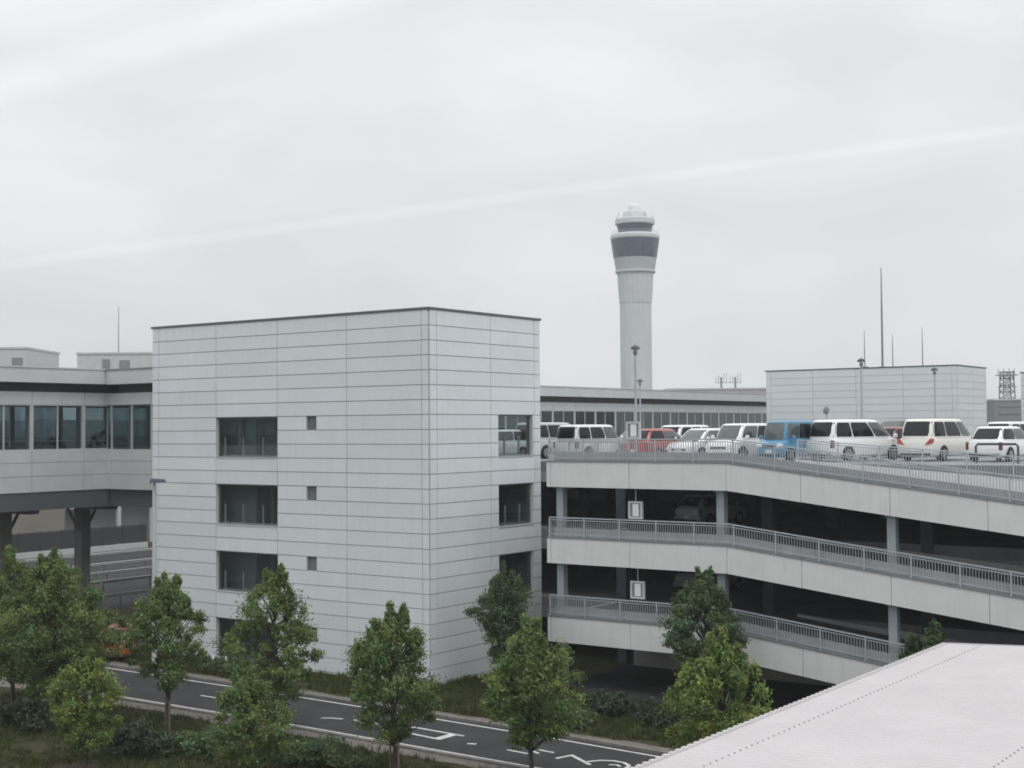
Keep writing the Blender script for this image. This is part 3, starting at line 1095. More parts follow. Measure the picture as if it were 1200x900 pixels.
# ------------------------------------------------------------------ control tower
tw = thing('control_tower', 'tall white airport control tower with dark glazed head', 'control tower', (-196.0, 352.0, 0))


def flute(prof, n, depth, name, m, smooth=False):
    mb = MB()
    v, f = [], []
    nn = n * 4
    for r, z in prof:
        for k in range(nn):
            rr = r - (depth if k % 4 == 0 else 0)
            a = 2 * PI * k / nn
            v.append((rr * math.cos(a), rr * math.sin(a), z))
    for i in range(len(prof) - 1):
        for k in range(nn):
            k2 = (k + 1) % nn
            f.append((i * nn + k, i * nn + k2, (i + 1) * nn + k2, (i + 1) * nn + k))
    f.append(tuple(range(nn))[::-1])
    f.append(tuple((len(prof) - 1) * nn + k for k in range(nn)))
    mb.add(v, f)
    return mb.build(name, m, tw)


flute([(5.25, 0), (5.25, 52.4)], 20, .10, 'shaft', M_TOWER)
flute([(5.42, 52.41), (5.75, 57), (6.05, 62.4)], 20, .16, 'upper_shaft', M_TOWER)
MB().lathe([(6.6, 62.41), (6.75, 62.7), (6.75, 63.2), (6.55, 63.25)], 40).build('ledge', M_TOWER, tw)
MB().lathe([(6.45, 63.26), (7.15, 67.3)], 40).build('collar', mat('tower_collar', (0.44, 0.47, 0.50), .6, var=.04, scale=.3), tw)
glz = MB().lathe([(7.18, 67.31), (8.05, 73.6)], 40)
gp = glz.build('observation_glazing', M_TOWERGLASS, tw)
m_ = MB()
for k in range(40):
    a = 2 * PI * (k + .0) / 40
    m_.tube([(7.2 * math.cos(a), 7.2 * math.sin(a), 67.32), (8.07 * math.cos(a), 8.07 * math.sin(a), 73.58)], .035, 4)
m_.build('mullions', M_DARKSTEEL, gp)
MB().lathe([(8.1, 73.61), (8.25, 74.0), (8.2, 74.9), (7.4, 75.5)], 40).build('gallery', M_TOWER, tw)
m_ = MB()
for z in (75.8, 76.2):
    for k in range(40):
        a, b = 2 * PI * k / 40, 2 * PI * (k + 1) / 40
        m_.tube([(7.7 * math.cos(a), 7.7 * math.sin(a), z), (7.7 * math.cos(b), 7.7 * math.sin(b), z)], .05, 4)
m_.build('gallery_rail', M_GALV, tw)
cb = MB().lathe([(5.35, 75.51), (6.0, 78.6)], 24).build('cab_glazing', M_TOWERGLASS, tw)
m_ = MB()
for k in range(24):
    a = 2 * PI * k / 24
    m_.tube([(5.37 * math.cos(a), 5.37 * math.sin(a), 75.52), (6.02 * math.cos(a), 6.02 * math.sin(a), 78.58)], .04, 4)
m_.build('mullions', M_DARKSTEEL, cb)
MB().lathe([(6.45, 78.61), (6.6, 78.9), (6.6, 80.3), (6.3, 80.5), (4.2, 80.52)], 40).build('cab_roof', M_TOWER, tw)
MB().lathe([(4.2, 80.53), (4.1, 82.0), (3.7, 82.9), (2.5, 83.25)], 32).build('roof_drum', M_TOWER, tw, smooth=True)
MB().lathe([(2.15, 83.26), (2.2, 84.5), (1.9, 85.2), (1.2, 85.5), (.2, 85.6)], 24).build('radome', M_WHITE, tw, smooth=True)
m_ = MB()
for k in range(8):
    a = 2 * PI * k / 8 + .3
    m_.tube([(6.2 * math.cos(a), 6.2 * math.sin(a), 80.5), (6.2 * math.cos(a), 6.2 * math.sin(a), 81.6 + (k % 3) * .5)], .09, 5)
m_.build('roof_aerials', M_STEEL, tw)


# ------------------------------------------------------------------ distant buildings
def far_block(x0, x1, D, z1, label, m, dep=18, louvres=()):
    cx = (x0 + x1) / 2
    o = thing('terminal_building', label, 'building', (cx, D, 0), 'distant terminal buildings', site=False)
    w_ = (x1 - x0) / 2
    MB().box(-w_, w_, 0, dep, 0, z1).build('wall', m, o)
    MB().box(-w_ - .15, w_ + .15, -.15, dep + .15, z1 + .002, z1 + .35).build('roof_edge', M_GREYWHITE, o)
    for (a, b, c, d) in louvres:
        MB().box(a - cx, b - cx, -.12, -.002, c, d).build('louvre', M_STEEL, o)


far_block(-112, -88.2, 250, 26.0, 'distant pale plant block at the left edge behind the walkway roof', M_GREYWHITE, louvres=[(-90.8, -88.9, 22.8, 24.4)])
far_block(-79, -60, 250, 24.9, 'distant grey plant block with louvres behind the walkway roof', M_GREYWHITE,
          louvres=[(-74.4, -73.0, 21.5, 24.0), (-71.3, -69.4, 21.6, 23.8)])
MB_ = thing('roof_aerial', 'single thin aerial on the grey plant block behind the walkway', 'aerial', (-72.9, 255, 25.25), site=False)
MB().tube([(0, 0, 0), (0, 0, 8.9)], [.11, .05], 6).build('mast', M_STEEL, MB_)
far_block(34, 43, 300, 19.0, 'low greenish block far off right of the control tower', mat('far_green_grey', (.36, .40, .38), .8), dep=30)
far_block(44, 60, 310, 19.3, 'low grey block far off carrying twin aerial frames', M_CONC, dep=30)
af = thing('aerial_frame', 'twin aerial frame with crossbars on the low grey distant block', 'aerial', (49.5, 315, 19.65), site=False)
m_ = MB()
for x in (-1.6, 1.6):
    m_.box(x - .22, x + .22, -.2, .2, 0, 2.6)
    for dx in (-1.2, -.6, .6, 1.2):
        m_.box(x + dx - .05, x + dx + .05, -.05, .05, 1.4, 3.2 + .3 * dx)
m_.box(-3, 3, -.1, .1, 1.3, 1.42)
m_.build('frame', M_STEEL, af)
far_block(105, 113.5, 300, 16.2, 'small dark grey distant building under the lattice mast', mat('far_dark_grey', (.20, .21, .22), .8), dep=16,
          louvres=[(106, 112, 13.2, 13.9), (106, 112, 14.8, 15.4)])
lt = thing('lattice_mast', 'grey lattice mast with platforms beyond the far white block', 'mast', (109.3, 304, 16.56), site=False)
m_ = MB()
for x in (-1.3, 1.3):
    for y in (-1.3, 1.3):
        m_.tube([(x, y, 0), (x * .8, y * .8, 6.2)], .16, 5)
for z in (0.1, 1.6, 3.1, 4.6, 6.0):
    for y in (-1.25, 1.25):
        m_.tube([(-1.3, y, z), (1.3, y, z)], .10, 4)
        if z < 6:
            m_.tube([(-1.3, y, z), (1.2, y, z + 1.5)], .09, 4)
            m_.tube([(1.3, y, z), (-1.2, y, z + 1.5)], .09, 4)
m_.build('frame', M_STEEL, lt)
m_ = MB()
m_.box(-1.9, 1.9, -1.9, 1.9, 5.2, 5.4)
m_.box(-1.6, 1.6, -1.6, 1.6, 2.6, 2.75)
for x in (-1.9, -.7, .5, 1.7):
    m_.tube([(x, 0, 5.4), (x, 0, 6.8)], .07, 4)
m_.build('platform', M_STEEL, lt)


# ------------------------------------------------------------------ vehicles
def paint(name, col, rough=.28):
    return mat('paint_' + name, col, rough, var=.02, coat=.6, spec=.5)


def hexa(a, b, bevel=.05, segs=3, crown=.03):
    """bmesh frustum from belt rect a=(y0,y1,hw,z) to roof rect b; bevelled"""
    bm = bmesh.new()
    vs = []
    for (y0, y1, hw, z) in (a, b):
        vs.append([bm.verts.new((-hw, y0, z)), bm.verts.new((hw, y0, z)), bm.verts.new((hw, y1, z)), bm.verts.new((-hw, y1, z))])
    A, B = vs
    for i in range(4):
        j = (i + 1) % 4
        bm.faces.new((A[i], A[j], B[j], B[i]))
    bm.faces.new(B)
    bm.faces.new(A[::-1])
    bm.edges.ensure_lookup_table()
    ed = [e for e in bm.edges if not (e.verts[0] in A and e.verts[1] in A)]
    bmesh.ops.bevel(bm, geom=ed, offset=bevel, segments=segs, profile=.6, affect='EDGES')
    return bm


def bm_obj(bm, name, m, parent, smooth=True):
    me = bpy.data.meshes.new(name)
    bmesh.ops.recalc_face_normals(bm, faces=bm.faces)
    bm.to_mesh(me)
    bm.free()
    me.materials.append(m)
    if smooth:
        me.shade_smooth()
        me.set_sharp_from_angle(angle=math.radians(35))
    o = bpy.data.objects.new(name, me)
    COL.objects.link(o)
    o.parent = parent
    return o


def patch(p, off=.008, th=.012, n=4):
    """thin raised panel over four corners p (counter-clockwise from outside), rounded corners"""
    P = [Vector(x) for x in p]
    nrm = (P[1] - P[0]).cross(P[3] - P[0]).normalized()
    pts = []
    L = len(P)
    for i in range(L):
        c, a, b = P[i], P[i - 1], P[(i + 1) % L]
        r = min(.07, (a - c).length * .2, (b - c).length * .2)
        p0 = c + (a - c).normalized() * r
        p1 = c + (b - c).normalized() * r
        for k in range(n):
            u = k / (n - 1)
            pts.append(p0 * (1 - u) ** 2 + c * 2 * u * (1 - u) + p1 * u * u)
    top = [q + nrm * off for q in pts]
    bot = [q - nrm * th for q in pts]
    N_ = len(pts)
    mb = MB()
    mb.add(top + bot, [tuple(range(N_))] + [(i, N_ + i, N_ + (i + 1) % N_, (i + 1) % N_) for i in range(N_)])
    return mb


def car(name, label, cat, base, heading, col, kind, tail=False, group='cars on the car park roof', rim=M_RIM, turn=-.15):
    """local +Y is the front. kinds: box, mini, hatch, sedan, suv"""
    P = dict(
        box=dict(L=3.40, Wd=1.48, H=1.86, belt=.98, hood=.42, hoodz=.98, ry=(.02, .07), fy=(.36, .62), nose=.86, bar=(.33, .66)),
        mini=dict(L=4.85, Wd=1.84, H=1.88, belt=1.02, hood=.95, hoodz=1.02, ry=(.05, .30), fy=(.60, 1.70), nose=.80, bar=(.30, .66)),
        hatch=dict(L=3.95, Wd=1.70, H=1.52, belt=.92, hood=.90, hoodz=.92, ry=(.08, .58), fy=(.74, 1.60), nose=.70, bar=(.42,)),
        sedan=dict(L=4.5, Wd=1.72, H=1.47, belt=.90, hood=1.05, hoodz=.86, ry=(.55, 1.10), fy=(.95, 1.75), nose=.68, bar=(.45,)),
        suv=dict(L=4.6, Wd=1.80, H=1.70, belt=1.0, hood=1.0, hoodz=1.0, ry=(.05, .45), fy=(.92, 1.60), nose=.84, bar=(.32, .62)),
        van=dict(L=4.1, Wd=1.69, H=1.74, belt=1.0, hood=.80, hoodz=.98, ry=(.03, .14), fy=(.62, 1.15), nose=.80, bar=(.30, .62)),
    )[kind]
    L, hw, H, belt = P['L'], P['Wd'] / 2, P['H'], P['belt']
    o = thing(name, label, cat, base, group, rot=heading + turn)
    y0, y1 = -L / 2, L / 2
    zb = .20
    # lower body loft
    st = []
    yr_base, yf_base = y0 + P['ry'][0], y1 - P['fy'][0]
    hz = P['hoodz']
    rear_z = belt if P['ry'][0] < .3 else belt - .02
    st = [(y0, .30, rear_z - .22, .86), (y0 + .05, .22, rear_z - .05, .94), (y0 + .28, zb, rear_z, .985), (y0 + L * .3, zb, belt, 1.0), (y1 - L * .34, zb, belt, 1.0),
          (y1 - P['hood'] * .85, zb, hz, .99), (y1 - .30, zb, (hz + P['nose']) / 2 + .03, .965), (y1 - .08, .22, P['nose'] - .03, .90), (y1, .30, P['nose'] - .20, .80)]
    bm = bmesh.new()
    rings = []
    for (y, b, tp, w) in st:
        w = w * hw
        hh = tp - b
        half = [(0, b), (w * .80, b), (w * .95, b + .10), (w * .995, b + hh * .35), (w, b + hh * .62), (w * .985, tp - .10), (w * .955, tp - .03), (w * .87, tp), (0, tp + .025)]
        ring = [bm.verts.new((x, y, z)) for x, z in half] + [bm.verts.new((-x, y, z)) for x, z in half[-2:0:-1]]
        rings.append(ring)
    n = len(rings[0])
    for a, b in zip(rings, rings[1:]):
        for k in range(n):
            bm.faces.new((a[k], a[(k + 1) % n], b[(k + 1) % n], b[k]))
    bm.faces.new(rings[0])
    bm.faces.new(rings[-1][::-1])
    body = bm_obj(bm, 'body', col, o)
    # greenhouse: rounded plan, curved sides and screens
    wb, wt = hw * .955, hw * (.76 if kind in ('sedan', 'hatch') else .83)
    A = (yr_base, yf_base, wb, belt - .03)
    B = (y0 + P['ry'][1], y1 - P['fy'][1], wt, H)
    EX = 5.5

    def lev(v):
        """half width, rear y, front y, z at height fraction v"""
        w_ = A[2] + (B[2] - A[2]) * (.75 * v + .25 * v * v) + .02 * 4 * v * (1 - v)
        r_ = A[0] + (B[0] - A[0]) * v - .035 * 4 * v * (1 - v)
        f_ = A[1] + (B[1] - A[1]) * v + .055 * 4 * v * (1 - v)
        return w_, r_, f_, A[3] + (B[3] - A[3]) * v

    def side_pt(sgn, u, v, off=0.0):
        w_, r_, f_, z = lev(v)
        e = abs(2 * u - 1)
        x = w_ * (1 - e ** EX) ** (1 / EX)
        return (sgn * (x + off), r_ + (f_ - r_) * u, z)

    def end_pt(x_, v, front, off=0.0):
        w_, r_, f_, z = lev(v)
        m_, h_ = (r_ + f_) / 2, (f_ - r_) / 2
        y = h_ * (1 - abs(x_) ** EX) ** (1 / EX) + off
        return (x_ * w_, m_ + (y if front else -y), z)

    cb_ = MB()
    nu = 36
    rings = []
    for v, sh in ((0, 1), (.2, 1), (.4, 1), (.6, 1), (.8, 1), (.9, 1), (.95, .985), (.985, .955), (1.005, .89), (1.02, .70), (1.028, .35)):
        w_, r_, f_, z = lev(min(v, 1.0))
        z = A[3] + (B[3] - A[3]) * v
        m_, h_ = (r_ + f_) / 2, (f_ - r_) / 2
        ring = []
        for k in range(nu):
            c, s_ = math.cos(2 * PI * k / nu), math.sin(2 * PI * k / nu)
            q_ = 2 / EX
            ring.append((sh * w_ * math.copysign(abs(c) ** q_, c), m_ + sh * h_ * math.copysign(abs(s_) ** q_, s_), z))
        rings.append(ring)
    cb_.add([p_ for r_ in rings for p_ in r_], [(i * nu + k, i * nu + (k + 1) % nu, (i + 1) * nu + (k + 1) % nu, (i + 1) * nu + k)
                                                for i in range(len(rings) - 1) for k in range(nu)] + [tuple((len(rings) - 1) * nu + k for k in range(nu))])
    cb_.build('cabin', col, o, smooth=True)

    def grid(fn, a0, a1, b0, b1, na=8, nb=5, round_=.12):
        mb = MB()
        vs = []
        for j in range(nb):
            for i in range(na):
                fa, fb = i / (na - 1), j / (nb - 1)
                ea = max(0, abs(2 * fb - 1) - (1 - 2 * round_)) / (2 * round_) * .03
                a_ = a0 + (a1 - a0) * (ea + (1 - 2 * ea) * fa)
                vs.append(fn(a_, b0 + (b1 - b0) * fb))
        mb.add(vs, [(j * na + i, j * na + i + 1, (j + 1) * na + i + 1, (j + 1) * na + i) for j in range(nb - 1) for i in range(na - 1)])
        return mb

    rows_ = [0.055] + list(P['bar']) + [0.945]
    for sgn in (-1, 1):
        for i, (a, b) in enumerate(zip(rows_, rows_[1:])):
            grid(lambda u, v, sgn=sgn: side_pt(sgn, u, v, .008), a + .009, b - .009, .14, .86).build(
                'side_window', M_CARGLASS if i < len(rows_) - 2 else M_CARGLASS_L, o, smooth=True)
    grid(lambda x, v: end_pt(x, v, True, .010), .88, -.88, .07, .90, 10).build('windscreen', M_CARGLASS_L, o, smooth=True)
    grid(lambda x, v: end_pt(x, v, False, .010), -.88, .88, .16, .88, 10).build('rear_window', M_CARGLASS, o, smooth=True)
    # lights, plates, bumpers
    zt = rear_z - .12
    for sg in (-1, 1):
        tl = MB()
        x0, x1 = sorted((sg * hw * .60, sg * hw * .93))
        if tail:
            v = [(sg * hw * .52, y0 - .012, zt - .18), (sg * hw * .93, y0 - .004, zt - .10), (sg * hw * .97, y0 + .10, zt + .10), (sg * hw * .82, y0 + .02, zt + .12)]
            v = [Vector(x) for x in v]
            if sg > 0:
                tl = patch([v[0], v[1], v[2], v[3]], .02, .05)
            else:
                tl = patch([v[1], v[0], v[3], v[2]], .02, .05)
        else:
            x0, x1 = sorted((sg * hw * .80, sg * hw * .95))
            tl.box(x0, x1, y0 - .004, y0 + .12, zt - .28, zt + .06)
        tl.build('tail_lamp', M_LAMPRED if tail else M_LAMPDULL, o)
        hl = MB()
        x0, x1 = sorted((sg * hw * .52, sg * hw * .90))
        v = [(x0, y1 - .02, P['nose'] - .20), (x1, y1 - .02, P['nose'] - .20), (x1, y1 - .10, P['nose'] - .04), (x0, y1 - .10, P['nose'] - .04)]
        hl = patch([v[1], v[0], v[3], v[2]], .03, .06)
        hl.build('headlamp', M_LAMPCLR, o)
        mm = MB()
        mx = sg * hw * .99
        yb_ = yf_base - .30
        mm.tube([(sg * wb, yb_, belt + .06), (sg * (hw + .10), yb_ - .03, belt + .11)], .03, 6)
        mm.lathe([(.02, 0), (.085, .02), (.10, .09), (.08, .17), (.02, .19)], 10, sg * (hw + .13), yb_ - .03)
        mm.v = [(x, y, z + (belt + .03 if i >= len(mm.v) - 50 else 0)) for i, (x, y, z) in enumerate(mm.v)]
        mm.build('wing_mirror', col, o, smooth=True)
    MB().box(-.17, .17, y0 - .03, y0 + .02, zt - .42, zt - .25).build('number_plate', M_PLATE, o)
    MB().box(-.17, .17, y1 - .02, y1 + .03, .40, .56).build('number_plate', M_PLATE, o)
    MB().box(-hw * .48, hw * .48, y1 - .06, y1 + .012, P['nose'] - .22, P['nose'] - .12).build('grille', M_TRIM, o)
    MB().box(-hw * .72, hw * .72, y1 - .06, y1 + .008, .26, .36).build('bumper_trim', M_TRIM, o)
    MB().box(-hw * .80, hw * .80, y0 - .008, y0 + .06, .26, .36).build('bumper_trim', M_TRIM, o)
    # wheels
    rr = .30 if kind in ('box', 'hatch') else .33
    for sg in (-1, 1):
        for yy in (y0 + L * .20, y1 - L * .19):
            ar = MB()
            ar.add([(sg * (hw * .90), yy + (rr + .06) * math.cos(PI * k / 12), rr + (rr + .06) * math.sin(PI * k / 12)) for k in range(13)]
                   + [(sg * (hw + .006), yy + (rr + .06) * math.cos(PI * k / 12), rr + (rr + .06) * math.sin(PI * k / 12)) for k in range(13)],
                   [tuple(range(13)), tuple(range(13, 26))] + [(k, k + 1, 14 + k, 13 + k) for k in range(12)])
            ar.build('wheel_arch', M_TRIM, o)
            wh = MB()
            prof = [(rr * .62, 0), (rr * .93, 0), (rr, .03), (rr, .15), (rr * .93, .18), (rr * .62, .18)]
            wh.lathe(prof, 20)
            wh.v = [(sg * (hw + .02) - sg * z, yy + x, rr + y) for x, y, z in wh.v]
            wo = wh.build('wheel', M_RUBBER, o, smooth=True)
            rm = MB()
            for k in range(5):
                a = 2 * PI * k / 5
                c_, s_ = math.cos(a), math.sin(a)
                px, py = -s_ * .045, c_ * .045
                r2 = rr * .60
                pts = [(px, py), (-px, -py), (c_ * r2 - px, s_ * r2 - py), (c_ * r2 + px, s_ * r2 + py)]
                rm.add([(sg * (hw + .026), yy + u, rr + v) for u, v in pts], [(0, 1, 2, 3)])
            rm.lathe([(rr * .55, 0), (rr * .66, 0), (rr * .66, .02), (rr * .55, .02)], 20, cap=False)
            k0 = len(rm.v) - 80
            rm.v = [v if i < k0 else (sg * (hw + .03) - sg * v[2], yy + v[0], rr + v[1]) for i, v in enumerate(rm.v)]
            rm.build('rim', rim, wo)
    return o


DK = TOPS[0] - .168
WHT, PEARL, SILV = paint('white', (.76, .77, .77)), paint('pearl', (.74, .72, .66)), paint('silver', (.46, .48, .50))
RED, BLUE, MAROON = paint('red', (.36, .055, .045)), paint('blue', (.06, .22, .36)), paint('maroon', (.20, .035, .05))
BLACK, NAVY, ORANGE, GREEN = paint('black', (.022, .024, .028)), paint('navy', (.03, .045, .08)), paint('orange_red', (.30, .055, .022)), paint('green', (.08, .28, .16))
AW, TO = 0.0, PI          # nose away from the road / nose towards it
car('parked_minivan', 'silver minivan half behind the white building at its roof-level edge', 'minivan', (-4.2, 15.6, DK), AW, SILV, 'mini')
car('parked_car', 'white compact car with dark rear window, first clear car right of the white building', 'car', (0.1, 12.8, DK), AW, WHT, 'van')
car('parked_car', 'low dark car behind the framed rooftop board', 'car', (-.3, 18.2, DK), TO, NAVY, 'sedan')
car('parked_car', 'red hatchback just right of the framed rooftop board', 'car', (3.7, 13.2, DK), AW, RED, 'hatch')
car('parked_car', 'white tall estate car behind the white saloon beside the red hatchback', 'car', (1.2, 21.2, DK), AW, WHT, 'suv')
car('parked_car', 'white saloon facing the railing between the red hatchback and the white van', 'car', (5.6, 14.1, DK), TO, WHT, 'hatch')
car('parked_van', 'white boxy van facing the railing, left of the blue van', 'van', (8.0, 13.6, DK), TO, WHT, 'van')
car('parked_van', 'bright blue van facing the railing', 'van', (10.6, 13.0, DK), TO, BLUE, 'box')
car('parked_van', 'black van showing only its roof behind the blue van', 'van', (6.3, 22.0, DK), TO, BLACK, 'mini')
car('parked_car', 'pale silver car glimpsed between the blue van and the white minivan', 'car', (9.6, 18.4, DK), TO, SILV, 'hatch')
car('parked_minivan', 'white minivan with wide dark rear window, right of the blue van', 'minivan', (12.95, 15.0, DK), AW, WHT, 'mini', turn=-.36)
car('parked_car', 'maroon car between the white and the cream minivans', 'car', (12.4, 22.2, DK), AW, MAROON, 'hatch')
car('parked_van', 'black van behind the maroon car', 'van', (10.2, 28.4, DK), TO, BLACK, 'mini')
car('parked_minivan', 'cream minivan with large red tail lamps, rear to the ramp', 'minivan', (16.2, 17.0, DK), AW, PEARL, 'mini', tail=True)
car('parked_car', 'white car cut by the frame edge behind a dark hoop barrier', 'car', (19.2, 16.4, DK), AW, WHT, 'hatch')
car('parked_van', 'white van behind the low white car at the frame edge', 'van', (16.6, 27.5, DK), AW, WHT, 'van')
car('parked_van', 'dark blue van far back between the cream minivan and the frame edge', 'van', (9.3, 38.5, DK), AW, NAVY, 'box')
car('parked_car', 'pale car seen through the top corner window of the white building', 'car', (-5.2, 11.8, DK), TO, WHT, 'hatch')
car('parked_car', 'dark red car seen through the top corner window of the white building', 'car', (-4.5, 17.4, DK), TO, MAROON, 'van')
D1 = TOPS[1] - .168
D2 = TOPS[2] - .168
car('parked_car', 'grey car in the shade of the middle deck beside the white building', 'car', (5.2, 15.6, D1), AW, SILV, 'hatch', group='cars inside the car park')
car('parked_car', 'silver car in the shade of the lowest deck beside the white building', 'car', (5.0, 15.8, D2), AW, SILV, 'hatch', group='cars inside the car park')
car('parked_car', 'orange-red small car parked under the link bridge behind the roadside trees', 'car', (-17.9, -1.9, 0), .95, ORANGE, 'hatch', group='cars at ground level')

hb = thing('hoop_barrier', 'dark hoop barrier standing before the white car at the frame edge', 'barrier', (20.0, 12.6, DK))
MB().tube([(-.86, 0, 0), (-.86, 0, .70), (-.78, 0, .80), (.78, 0, .80), (.86, 0, .70), (.86, 0, 0)], .05, 8).build('hoop', M_DARKSTEEL, hb, smooth=True)

# ------------------------------------------------------------------ canopy roof, lower right
cp = thing('canopy_roof', 'pale corrugated metal canopy roof with rows of bolts, nearest thing to the viewer', 'canopy', (23.9, -5.93, 0))
CB = (23.9, -5.93, 0.0)
ps, hh, SLP = 0.25, 0.034, 0.046
rf = MB()
nrib = 92
s_a, s_b = 23.9, 46.0
prof = []
for i in range(nrib):
    t = -5.93 - i * ps
    prof += [(t, 0), (t - .035, 0), (t - .085, hh), (t - .20, hh)]
zz = lambda s: 4.6 + (s - s_a) * SLP
v = []
for s in (s_a, s_b):
    v += [(s, t, zz(s) + dz) for t, dz in prof]
    v += [(s, t, zz(s) + dz - .006) for t, dz in prof]
n = len(prof)
f = [(i, i + 1, 2 * n + i + 1, 2 * n + i) for i in range(n - 1)]
f += [(n + i, 3 * n + i, 3 * n + i + 1, n + i + 1) for i in range(n - 1)]
f += [(i, n + i, n + i + 1, i + 1) for i in range(n - 1)]
rf.add(v, f)
rf.build('roof_sheet', M_ROOFMETAL, cp, CB)
ec = MB()
for i in range(nrib):
    t = -5.93 - i * ps
    z = zz(s_a)
    o4 = [(t - .03, z - .05), (t - .085, z + .058), (t - .20, z + .058), (t - .248, z - .05)]
    ec.add([(s_a - .14, a_, b_) for a_, b_ in o4] + [(s_a - .002, a_, b_ + .004) for a_, b_ in o4],
           [(0, 1, 2, 3), (7, 6, 5, 4), (0, 4, 5, 1), (1, 5, 6, 2), (2, 6, 7, 3), (3, 7, 4, 0)])
ec.build('scalloped_edge', M_ROOFMETAL, cp, CB)
fl_ = MB()
fl_.sbox(s_a - .02, s_b, -5.929, -5.86, zz(s_a) - .12, zz(s_a) + .045, zz(s_b) - .12, zz(s_b) + .045)
fl_.build('verge_flashing', M_ROOFMETAL, cp, CB)
bt = MB()
for so in (1.0, 5.65, 10.3, 14.95, 19.6):
    for i in range(nrib):
        s, t = s_a + so, -5.93 - i * ps - .16
        z = zz(s) + hh
        bt.lathe([(.022, z + .0005), (.022, z + .010), (.010, z + .02)], 6, s, t)
bt.build('bolts', M_BOLT, cp, CB)
m_ = MB()
m_.sbox(s_a + .12, s_b, -28.9, -28.7, 4.25, zz(s_a) - .01, 4.25 + (s_b - s_a) * SLP, zz(s_b) - .01)
m_.sbox(s_a + .12, s_b, -6.3, -6.1, 4.25, zz(s_a) - .01, 4.25 + (s_b - s_a) * SLP, zz(s_b) - .01)
m_.box(s_a + .2, s_a + .4, -28.69, -6.31, 4.25, zz(s_a + .2) - .01)
m_.build('edge_beam', M_GREYWHITE, cp, CB)
for t in (-27, -20, -13, -6.9):
    for s in (25.2, 34, 43):
        MB().box(s - .1, s + .1, t - .1, t + .1, 0, zz(s) - .03).build('post', M_GALV, cp, CB)

# ------------------------------------------------------------------ trees, shrubs, grass
LEAFMATS = dict(
    mid=leaf_mat('leaf_mid', (0.155, 0.205, 0.066), .46),
    bright=leaf_mat('leaf_bright', (0.190, 0.240, 0.064), .46),
    dark=leaf_mat('leaf_dark', (0.100, 0.145, 0.062), .44),
    shrub=leaf_mat('leaf_shrub', (0.044, 0.062, 0.030)),
    blade=leaf_mat('grass_blade', (0.060, 0.078, 0.022)),
)


def leaves_mesh(name, cen, rad, per, size, m, parent, rng, tone_var=.32, up=.5, elong=2.1):
    """cen (n,3), rad (n,3): clumps of small pointed leaves, as one mesh"""
    n = len(cen)
    idx = np.repeat(np.arange(n), per)
    k = len(idx)
    d = rng.normal(size=(k, 3))
    d /= np.linalg.norm(d, axis=1)[:, None]
    rr = rng.uniform(0, 1, k) ** 0.7 * rng.uniform(.7, 1.55, k)
    pos = cen[idx] + d * rr[:, None] * rad[idx]
    nor = d * .7 + rng.normal(size=(k, 3)) * .55 + np.array([0, 0, up])
    nor /= np.linalg.norm(nor, axis=1)[:, None]
    a = rng.normal(size=(k, 3))
    a -= nor * (a * nor).sum(1)[:, None]
    a /= np.linalg.norm(a, axis=1)[:, None]
    b = np.cross(nor, a)
    sz = size * rng.uniform(.65, 1.35, k)
    la, wb = (a * sz[:, None]), (b * (sz / elong)[:, None])
    droop = np.zeros((k, 3)); droop[:, 2] = -sz * .18
    P = np.stack([pos - la, pos + wb + nor * (sz * .10)[:, None], pos + la + droop, pos - wb + nor * (sz * .10)[:, None]], 1).reshape(-1, 3)
    me = bpy.data.meshes.new(name)
    me.vertices.add(4 * k)
    me.vertices.foreach_set('co', P.astype(np.float32).ravel())
    me.loops.add(4 * k)
    me.loops.foreach_set('vertex_index', np.arange(4 * k, dtype=np.int32))
    me.polygons.add(k)
    me.polygons.foreach_set('loop_start', np.arange(0, 4 * k, 4, dtype=np.int32))
    me.update(calc_edges=True)
    ct = rng.uniform(1 - tone_var, 1 + tone_var, n)
    hue = rng.uniform(-.22, .10, n)
    lt_ = ct[idx] * rng.uniform(.72, 1.3, k)
    new = rng.uniform(0, 1, k) < .07
    col = np.stack([lt_ * (1 + hue[idx]), lt_, lt_ * (1 - hue[idx] * .6), np.ones(k)], 1)
    col[new, :3] *= (1.5, 1.6, 1.3)
    at = me.attributes.new('tone', 'FLOAT_COLOR', 'FACE')
    at.data.foreach_set('color', col.astype(np.float32).ravel())
    me.materials.append(m)
    o = bpy.data.objects.new(name, me)
    COL.objects.link(o)
    o.parent = parent
    return o


